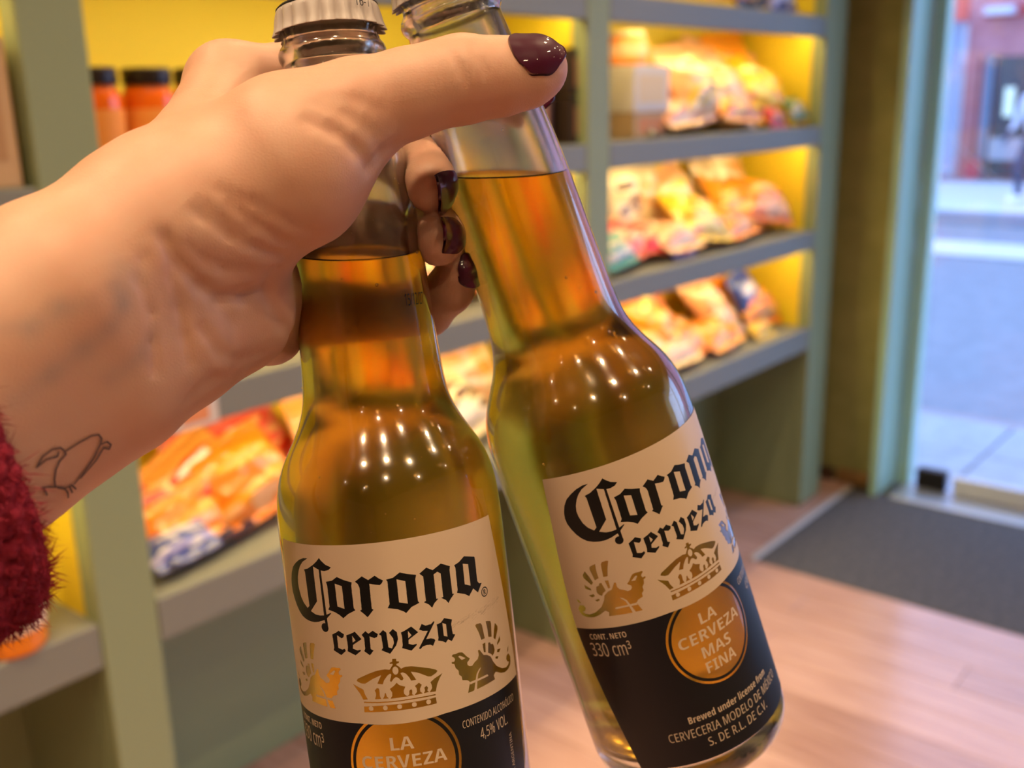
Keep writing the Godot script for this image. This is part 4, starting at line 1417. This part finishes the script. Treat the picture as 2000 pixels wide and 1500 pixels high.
func jar(label: String, at_: Vector3, r: float, h: float, fill_c: Color, lid_c: Color, paper: Color, group := "") -> void:
	var b := thing("jar", label, "jar", at_, 0.0, group)
	part("body", lathe([Vector2(0.001, h * 0.86), Vector2(r * 0.8, h * 0.86), Vector2(r * 0.84, h * 0.80), Vector2(r, h * 0.72), Vector2(r, h * 0.05), Vector2(r * 0.93, 0.0), Vector2(0.001, 0.001)], 32), mat(fill_c, 0.12), b)
	part("lid", lathe([Vector2(0.001, h), Vector2(r * 0.85, h), Vector2(r * 0.9, h * 0.98), Vector2(r * 0.9, h * 0.85), Vector2(r * 0.82, h * 0.845)], 32), mat(lid_c, 0.35), b)
	part("paper_label", lathe([Vector2(r * 1.006, h * 0.62), Vector2(r * 1.012, h * 0.61), Vector2(r * 1.012, h * 0.26), Vector2(r * 1.006, h * 0.25)], 32), mat(paper, 0.6), b)

func build_goods() -> void:
	var cream := Color(0.93, 0.84, 0.66)
	var peach := Color(0.95, 0.72, 0.50)
	var orange := Color(0.95, 0.52, 0.10)
	var yellow := Color(0.97, 0.80, 0.12)
	var red := Color(0.85, 0.18, 0.12)
	var pink := Color(0.90, 0.42, 0.38)
	var navy := Color(0.10, 0.11, 0.26)
	var blue := Color(0.22, 0.30, 0.62)
	var lilac := Color(0.72, 0.70, 0.88)
	var teal := Color(0.25, 0.62, 0.55)
	var brown := Color(0.36, 0.20, 0.10)
	var white := Color(0.92, 0.90, 0.88)
	var green := Color(0.40, 0.52, 0.20)
	var m := {
		"cream": bag_mat(cream, peach, Color(0.85, 0.60, 0.30), 1), "cream_brown": bag_mat(cream, Color(0.96, 0.90, 0.74), brown, 2), "shiny": bag_mat(peach, cream, yellow, 3),
		"orange": bag_mat(orange, Color(0.98, 0.66, 0.16), peach, 4), "amber": bag_mat(Color(0.97, 0.62, 0.14), orange, yellow, 5), "rust": bag_mat(Color(0.80, 0.38, 0.08), orange, brown, 6),
		"yellow": bag_mat(yellow, Color(0.98, 0.90, 0.35), orange, 7), "red": bag_mat(red, pink, cream, 8), "pink": bag_mat(pink, red, peach, 9), "navy": bag_mat(navy, orange, peach, 10),
		"blue": bag_mat(blue, lilac, white, 11), "lilac": bag_mat(lilac, peach, blue, 12), "teal": bag_mat(teal, white, cream, 13), "mix": bag_mat(Color(0.93, 0.62, 0.30), red, white, 14), "green": bag_mat(green, yellow, white, 15), "peach": bag_mat(peach, Color(0.93, 0.60, 0.42), cream, 16),
	}
	# third shelf from the floor, bay next to the door
	var g := "snack bags heaped on the third shelf beside the door"
	carton("low beige carton under the white box", 1224, 268, TOPS[2], -1.58, Vector3(0.15, 0.062, 0.16), mat(Color(0.78, 0.66, 0.50), 0.7), mat(Color(0.85, 0.55, 0.30), 0.6))
	carton("white and cream carton stacked on the beige one", 1226, 236, TOPS[2] + 0.066, -1.58, Vector3(0.15, 0.115, 0.17), mat(white, 0.6), mat(cream, 0.5))
	jar("round orange tub on top of the white carton", Vector3(-1.59, TOPS[2] + 0.1855, on_wall_x(1222, 160, -1.59).z), 0.055, 0.085, Color(0.96, 0.60, 0.30), cream, Color(0.98, 0.80, 0.62))
	bag("navy snack bag with an orange band lying at the shelf's edge", 1302, 262, 2, -1.50, 0.17, 0.20, 0.05, 1.15, 0.2, 0.1, m.navy, 31, g)
	bag("navy bag with orange print leaning behind the flat navy one", 1300, 235, 2, -1.60, 0.18, 0.20, 0.06, 0.55, -0.1, -0.15, m.navy, 32, g)
	bag("orange and red bag lying on the navy bag", 1296, 250, 2, -1.53, 0.13, 0.14, 0.05, 1.2, -0.2, 0.2, m.mix, 33, g, 0.045)
	bag("large pale peach bag bulging forward at the middle of the heap", 1385, 252, 2, -1.51, 0.26, 0.25, 0.10, 0.55, 0.1, 0.12, m.shiny, 34, g)
	bag("cream bag with yellow badge beside the large peach bag", 1440, 248, 2, -1.52, 0.24, 0.24, 0.10, 0.6, 0.0, -0.15, m.cream, 35, g)
	bag("orange topped bag standing highest at the back of the heap", 1455, 215, 2, -1.66, 0.28, 0.30, 0.09, 0.25, 0.0, 0.05, m.amber, 36, g)
	bag("peach bag leaning on the back panel behind the cream bag", 1400, 225, 2, -1.66, 0.26, 0.26, 0.09, 0.3, 0.1, -0.1, m.peach, 37, g)
	bag("yellow bag sloping down towards the door side of the heap", 1520, 238, 2, -1.54, 0.25, 0.22, 0.09, 0.7, -0.1, -0.35, m.yellow, 38, g)
	bag("pale bag leaning in the corner by the side panel", 1545, 225, 2, -1.65, 0.22, 0.23, 0.07, 0.35, -0.2, -0.2, m.shiny, 39, g)
	bag("small red packet at the shelf's front near the post", 1524, 240, 2, -1.475, 0.11, 0.075, 0.04, 0.6, 0.0, 0.0, m.red, 40, g)
	bag("small green and yellow packet next to the red packet", 1572, 235, 2, -1.48, 0.13, 0.08, 0.04, 0.6, 0.0, 0.1, m.green, 41, g)
	bag("peach packet low at the front under the large peach bag", 1345, 262, 2, -1.485, 0.20, 0.12, 0.05, 0.9, 0.0, 0.1, m.peach, 99, g)
	bag("amber packet at the front under the cream bag", 1460, 250, 2, -1.485, 0.22, 0.13, 0.06, 0.9, 0.0, -0.1, m.amber, 100, g)
	# second shelf
	g = "snack bags heaped on the second shelf beside the door"
	bag("tall cream bag with brown print standing by the middle post", 1222, 520, 1, -1.64, 0.20, 0.27, 0.07, 0.15, 0.0, 0.05, m.cream_brown, 42, g)
	bag("tall cream bag leaning next to the one by the middle post", 1268, 510, 1, -1.66, 0.20, 0.27, 0.07, 0.2, 0.1, -0.08, m.cream, 43, g)
	bag("red bag lying flat at the shelf's front above the teal packet", 1255, 545, 1, -1.51, 0.24, 0.20, 0.07, 1.05, 0.1, 0.1, m.pink, 44, g)
	bag("glossy red bag slumped beside the flat red one", 1300, 530, 1, -1.50, 0.20, 0.17, 0.06, 1.1, -0.1, -0.2, m.red, 45, g)
	bag("teal packet hanging over the shelf's front edge", 1222, 575, 1, -1.475, 0.15, 0.10, 0.04, 0.7, 0.0, 0.1, m.teal, 46, g)
	bag("lilac packet tucked between the red bags and the yellow bag", 1340, 510, 1, -1.50, 0.13, 0.10, 0.04, 0.8, 0.0, 0.0, m.lilac, 47, g)
	bag("bright yellow bag resting at the shelf's front", 1395, 505, 1, -1.49, 0.26, 0.19, 0.08, 0.85, 0.1, -0.2, m.yellow, 48, g)
	bag("cream bag leaning behind the bright yellow bag", 1345, 480, 1, -1.62, 0.25, 0.22, 0.08, 0.45, 0.0, 0.2, m.shiny, 49, g)
	bag("cream bag with wavy top standing at the back of the heap", 1420, 455, 1, -1.68, 0.27, 0.25, 0.08, 0.25, 0.0, 0.15, m.cream, 50, g)
	bag("pale cream bag standing highest beside the wavy one", 1480, 450, 1, -1.66, 0.24, 0.27, 0.08, 0.3, 0.1, -0.12, m.cream, 51, g)
	bag("orange bag lying across the middle of the heap", 1460, 485, 1, -1.55, 0.26, 0.20, 0.07, 0.8, 0.0, -0.3, m.amber, 52, g)
	bag("deep orange bag at the door end of the heap", 1535, 470, 1, -1.51, 0.25, 0.19, 0.09, 0.75, 0.0, -0.25, m.orange, 53, g)
	bag("grey white packet leaning at the side panel", 1570, 445, 1, -1.60, 0.16, 0.13, 0.05, 0.5, 0.0, -0.3, m.lilac, 54, g)
	bag("orange packet at the front edge between the yellow and deep orange bags", 1462, 500, 1, -1.485, 0.20, 0.14, 0.06, 1.0, 0.0, 0.1, m.orange, 95, g)
	bag("peach bag low at the front beside the lilac packet", 1345, 525, 1, -1.48, 0.20, 0.13, 0.06, 1.0, 0.0, 0.0, m.peach, 96, g)
	# lowest shelf
	g = "snack bags on the lowest shelf beside the door"
	bag("long amber bag leaning at the middle of the lowest shelf", 1340, 720, 0, -1.53, 0.17, 0.30, 0.08, 0.75, 0.1, 0.55, m.amber, 55, g)
	bag("rust orange bag behind the long amber one", 1290, 705, 0, -1.63, 0.26, 0.27, 0.08, 0.4, 0.0, 0.15, m.rust, 56, g)
	bag("orange bag standing against the back of the lowest shelf", 1400, 660, 0, -1.68, 0.26, 0.28, 0.08, 0.25, 0.0, 0.1, m.orange, 57, g)
	bag("long peach orange bag leaning next to the amber one", 1440, 690, 0, -1.52, 0.16, 0.29, 0.08, 0.65, 0.0, 0.35, m.peach, 58, g)
	bag("amber bag lying low under the long bags", 1370, 735, 0, -1.50, 0.24, 0.18, 0.07, 1.0, 0.1, 0.1, m.orange, 59, g)
	bag("peach bag at the front edge beside the bottle shoulder", 1300, 760, 0, -1.50, 0.24, 0.18, 0.08, 0.95, 0.0, 0.1, m.shiny, 60, g)
	bag("blue and white bag leaning near the post", 1485, 655, 0, -1.56, 0.15, 0.21, 0.06, 0.4, 0.0, 0.3, m.blue, 61, g)
	bag("orange bag in the corner by the post", 1545, 648, 0, -1.54, 0.22, 0.15, 0.08, 0.7, 0.0, -0.1, m.orange, 62, g)
	bag("small yellow packet in front of the blue bag", 1500, 665, 0, -1.485, 0.13, 0.07, 0.04, 0.8, 0.0, 0.0, m.yellow, 63, g)
	bag("amber packet lying at the front edge under the long peach bag", 1430, 712, 0, -1.48, 0.22, 0.14, 0.06, 1.05, 0.0, 0.1, m.amber, 97, g)
	bag("cream packet at the front edge near the bottle shoulder", 1340, 765, 0, -1.475, 0.20, 0.12, 0.06, 1.05, 0.0, 0.0, m.cream, 98, g)
	# goods on the top shelf in view
	g = "packets along the fourth shelf"
	for k in 6:
		var l: String = ["cream packet on the fourth shelf next to the middle post", "peach packet on the fourth shelf beside the cream one", "orange packet between pale ones on the fourth shelf", "pale packet past the orange one on the fourth shelf", "navy packet on the fourth shelf near the door post", "grey blue packet at the door end of the fourth shelf"][k]
		bag(l, 1225 + 62 * k, 12 + 4 * k, 3, -1.52, 0.20, 0.16, 0.07, 0.5, 0.0, 0.1, [m.cream, m.peach, m.orange, m.shiny, m.navy, m.blue][k], 70 + k, g)
	# the middle bay
	g = "small white boxes in a row on the fourth shelf"
	for k in 7:
		carton("small white box in the row on the fourth shelf", 905 + 34 * k, 15, TOPS[3], -1.51, Vector3(0.07, 0.11, 0.075), mat(white, 0.5), mat(Color(0.86, 0.78, 0.76), 0.5), g)
	carton("dark brown box with peach front beside the middle post", 1098, 272, TOPS[2], -1.56, Vector3(0.16, 0.105, 0.15), mat(Color(0.20, 0.14, 0.11), 0.5), mat(Color(0.70, 0.46, 0.38), 0.5))
	carton("dark brown box stacked on another beside the middle post", 1098, 230, TOPS[2] + 0.109, -1.56, Vector3(0.16, 0.105, 0.15), mat(Color(0.20, 0.14, 0.11), 0.5), mat(Color(0.74, 0.50, 0.40), 0.5))
	for k in 3:
		carton("brown chocolate box in the row beside the dark boxes", 1000 - 52 * k, 285, TOPS[2], -1.58, Vector3(0.14, 0.15, 0.13), mat(Color(0.32, 0.20, 0.14), 0.5), mat(Color(0.72, 0.50, 0.32), 0.5), "brown chocolate boxes")
	g = "orange jars with dark lids"
	for k in 4:
		jar("orange jar with a dark lid in the row beside the green post", Vector3(-1.56, TOPS[2] + 0.0005, -0.87 - 0.095 * k), 0.043, 0.165, Color(0.93, 0.42, 0.06), Color(0.14, 0.09, 0.07), Color(0.95, 0.60, 0.25), g)
	g = "snack bags on the second shelf behind the hand"
	bag("red bag lying on the second shelf behind the little finger", 905, 615, 1, -1.54, 0.24, 0.17, 0.08, 0.8, 0.0, 0.1, m.red, 80, g)
	bag("amber bag behind the upright bottle on the second shelf", 760, 660, 1, -1.56, 0.26, 0.22, 0.08, 0.5, 0.0, 0.1, m.amber, 81, g)
	bag("yellow bag behind the wrist on the second shelf", 620, 690, 1, -1.56, 0.26, 0.24, 0.08, 0.4, 0.0, 0.1, m.yellow, 82, g)
	bag("cream bag standing next to the red one on the second shelf", 1010, 590, 1, -1.58, 0.24, 0.22, 0.08, 0.4, 0.0, -0.1, m.cream, 83, g)
	g = "snack bags on the lowest shelf of the middle bay"
	bag("cream bag between the two bottles, lying low", 925, 885, 0, -1.51, 0.26, 0.19, 0.09, 0.85, 0.0, 0.2, m.cream_brown, 84, g)
	bag("cream bag leaning above the low one between the bottles", 930, 830, 0, -1.62, 0.26, 0.27, 0.09, 0.35, 0.0, 0.1, m.cream, 85, g)
	bag("amber bag behind the shoulder of the upright bottle", 830, 900, 0, -1.56, 0.26, 0.24, 0.09, 0.5, 0.0, 0.1, m.amber, 86, g)
	bag("orange bag behind the label of the upright bottle", 700, 950, 0, -1.55, 0.26, 0.20, 0.09, 0.5, 0.0, -0.1, m.mix, 87, g)
	bag("red and peach bag standing at the back beside the upright bottle", 520, 990, 0, -1.64, 0.28, 0.20, 0.09, 0.55, 0.0, 0.25, m.pink, 88, g)
	bag("red bag with orange band at the middle of the left heap", 470, 1050, 0, -1.57, 0.22, 0.18, 0.08, 0.8, 0.1, 0.35, m.mix, 89, g)
	bag("orange bag at the front next to the upright bottle", 540, 1075, 0, -1.53, 0.20, 0.18, 0.08, 0.7, 0.0, 0.2, m.orange, 90, g)
	bag("pink bag next to the green post, lying on its side", 365, 1090, 0, -1.56, 0.20, 0.16, 0.07, 0.85, 0.0, 0.2, m.pink, 91, g)
	bag("orange and white bag low at the front of the left heap", 385, 1150, 0, -1.52, 0.20, 0.15, 0.06, 1.0, 0.0, 0.25, m.orange, 92, g)
	bag("navy backed bag lying flat under the orange one", 425, 1160, 0, -1.50, 0.22, 0.14, 0.03, 1.35, 0.0, 0.2, m.navy, 93, g)
	bag("white and blue packet at the front corner of the left heap", 340, 1180, 0, -1.49, 0.14, 0.09, 0.04, 1.0, 0.0, 0.1, m.blue, 94, g)
	place_bags()
	# a price card clipped to the fascia of the second shelf
	var pc := on_wall_x(382, 818, SHELF_X + 0.004)
	var card := thing("price_card", "white and orange price card clipped to a grey shelf front", "card", Vector3(SHELF_X + 0.0035, TOPS[1] - 0.062, pc.z))
	part("card", box(Vector3(0.002, 0.064, 0.090), 0.0005), mat(Color(0.88, 0.83, 0.78), 0.5), card, Vector3(0, 0.03, 0))
	part("orange_print", box(Vector3(0.001, 0.044, 0.052), 0.0), mat(Color(0.93, 0.60, 0.38), 0.5), card, Vector3(0.0014, 0.03, 0.0))
	# the bay on the near side
	var jp := on_level(62, 1258, TOPS[0])
	jar("fat orange jar beside the wine red sleeve", Vector3(jp.x - 0.02, TOPS[0] + 0.0005, jp.z + 0.02), 0.052, 0.14, Color(0.94, 0.52, 0.06), Color(0.9, 0.88, 0.84), Color(0.92, 0.78, 0.66))
	var tp := on_wall_x(-14, 380, -1.53)
	carton("tan paper box on the third shelf past the green post", -75, 420, TOPS[2], -1.53, Vector3(0.14, 0.20, 0.12), mat(Color(0.80, 0.66, 0.48), 0.7), mat(Color(0.72, 0.56, 0.38), 0.7))

const SPOT_COLOR := Color(1.0, 0.86, 0.68)
const LED_COLOR := Color(1.0, 0.86, 0.58)
const SPOT := 1.0
const LED := 0.34
const HAND_CELL := 0.0012
const SKIN := Color(0.60, 0.345, 0.235)
const GLASS_ROUGH := 0.13
const BEER := Color(1.0, 0.765, 0.215, 0.0)
const SPOTS := [[-0.9, 0.9], [0.0, 0.9], [0.9, 0.9], [-0.9, -0.1], [0.0, -0.1], [0.9, -0.1], [-0.9, -1.1], [0.0, -1.1], [0.9, -1.1], [-0.9, -2.1], [0.0, -2.1], [0.9, -2.1], [-0.4, 2.0], [0.6, 2.0], [1.7, -0.1], [1.7, -1.6], [-0.45, -1.6], [0.45, -1.6], [0.45, 0.4], [-0.45, 0.4]]

func _ready() -> void:
	rng.seed = 7
	# camera: its axes from where upright and shelf lines of the photograph meet
	var up := -pixel_dir(1160, 8100).normalized()
	var along := pixel_dir(2750, 95).normalized()
	along = (along - up * along.dot(up)).normalized()
	var side := along.cross(up)
	cam_basis = Basis(Vector3(side.x, up.x, -along.x), Vector3(side.y, up.y, -along.y), Vector3(side.z, up.z, -along.z))
	var cam := Camera3D.new()
	cam.name = "camera"
	add_child(cam)
	cam.transform = Transform3D(cam_basis, EYE)
	cam.near = 0.02
	cam.far = 200.0
	var lens := CameraAttributesPhysical.new()
	lens.frustum_focal_length = 12.0 / (750.0 / F)
	lens.frustum_focus_distance = 0.258
	lens.exposure_aperture = 11.0
	lens.frustum_near = 0.02
	lens.frustum_far = 200.0
	cam.attributes = lens
	cam.current = true
	# the sky over the street: even and overcast, blue against the warm lamps
	var sky := ProceduralSkyMaterial.new()
	sky.sky_top_color = Color(0.57, 0.71, 0.95)
	sky.sky_horizon_color = Color(0.64, 0.76, 0.97)
	sky.ground_bottom_color = Color(0.3, 0.32, 0.36)
	sky.ground_horizon_color = Color(0.5, 0.55, 0.65)
	var env := Environment.new()
	env.background_mode = Environment.BG_SKY
	env.sky = Sky.new()
	env.sky.sky_material = sky
	env.background_energy_multiplier = 4.9
	env.tonemap_mode = Environment.TONE_MAPPER_LINEAR
	env.tonemap_exposure = 1.0
	env.sdfgi_enabled = true
	env.ssao_enabled = true
	env.ssil_enabled = true
	var we := WorldEnvironment.new()
	we.name = "world"
	we.environment = env
	add_child(we)
	noise_fine = noise_tex(0.08)
	noise_soft = noise_tex(0.02)
	build_room()
	build_street()
	build_person()
	build_bottles()
	build_hand()
	build_goods()
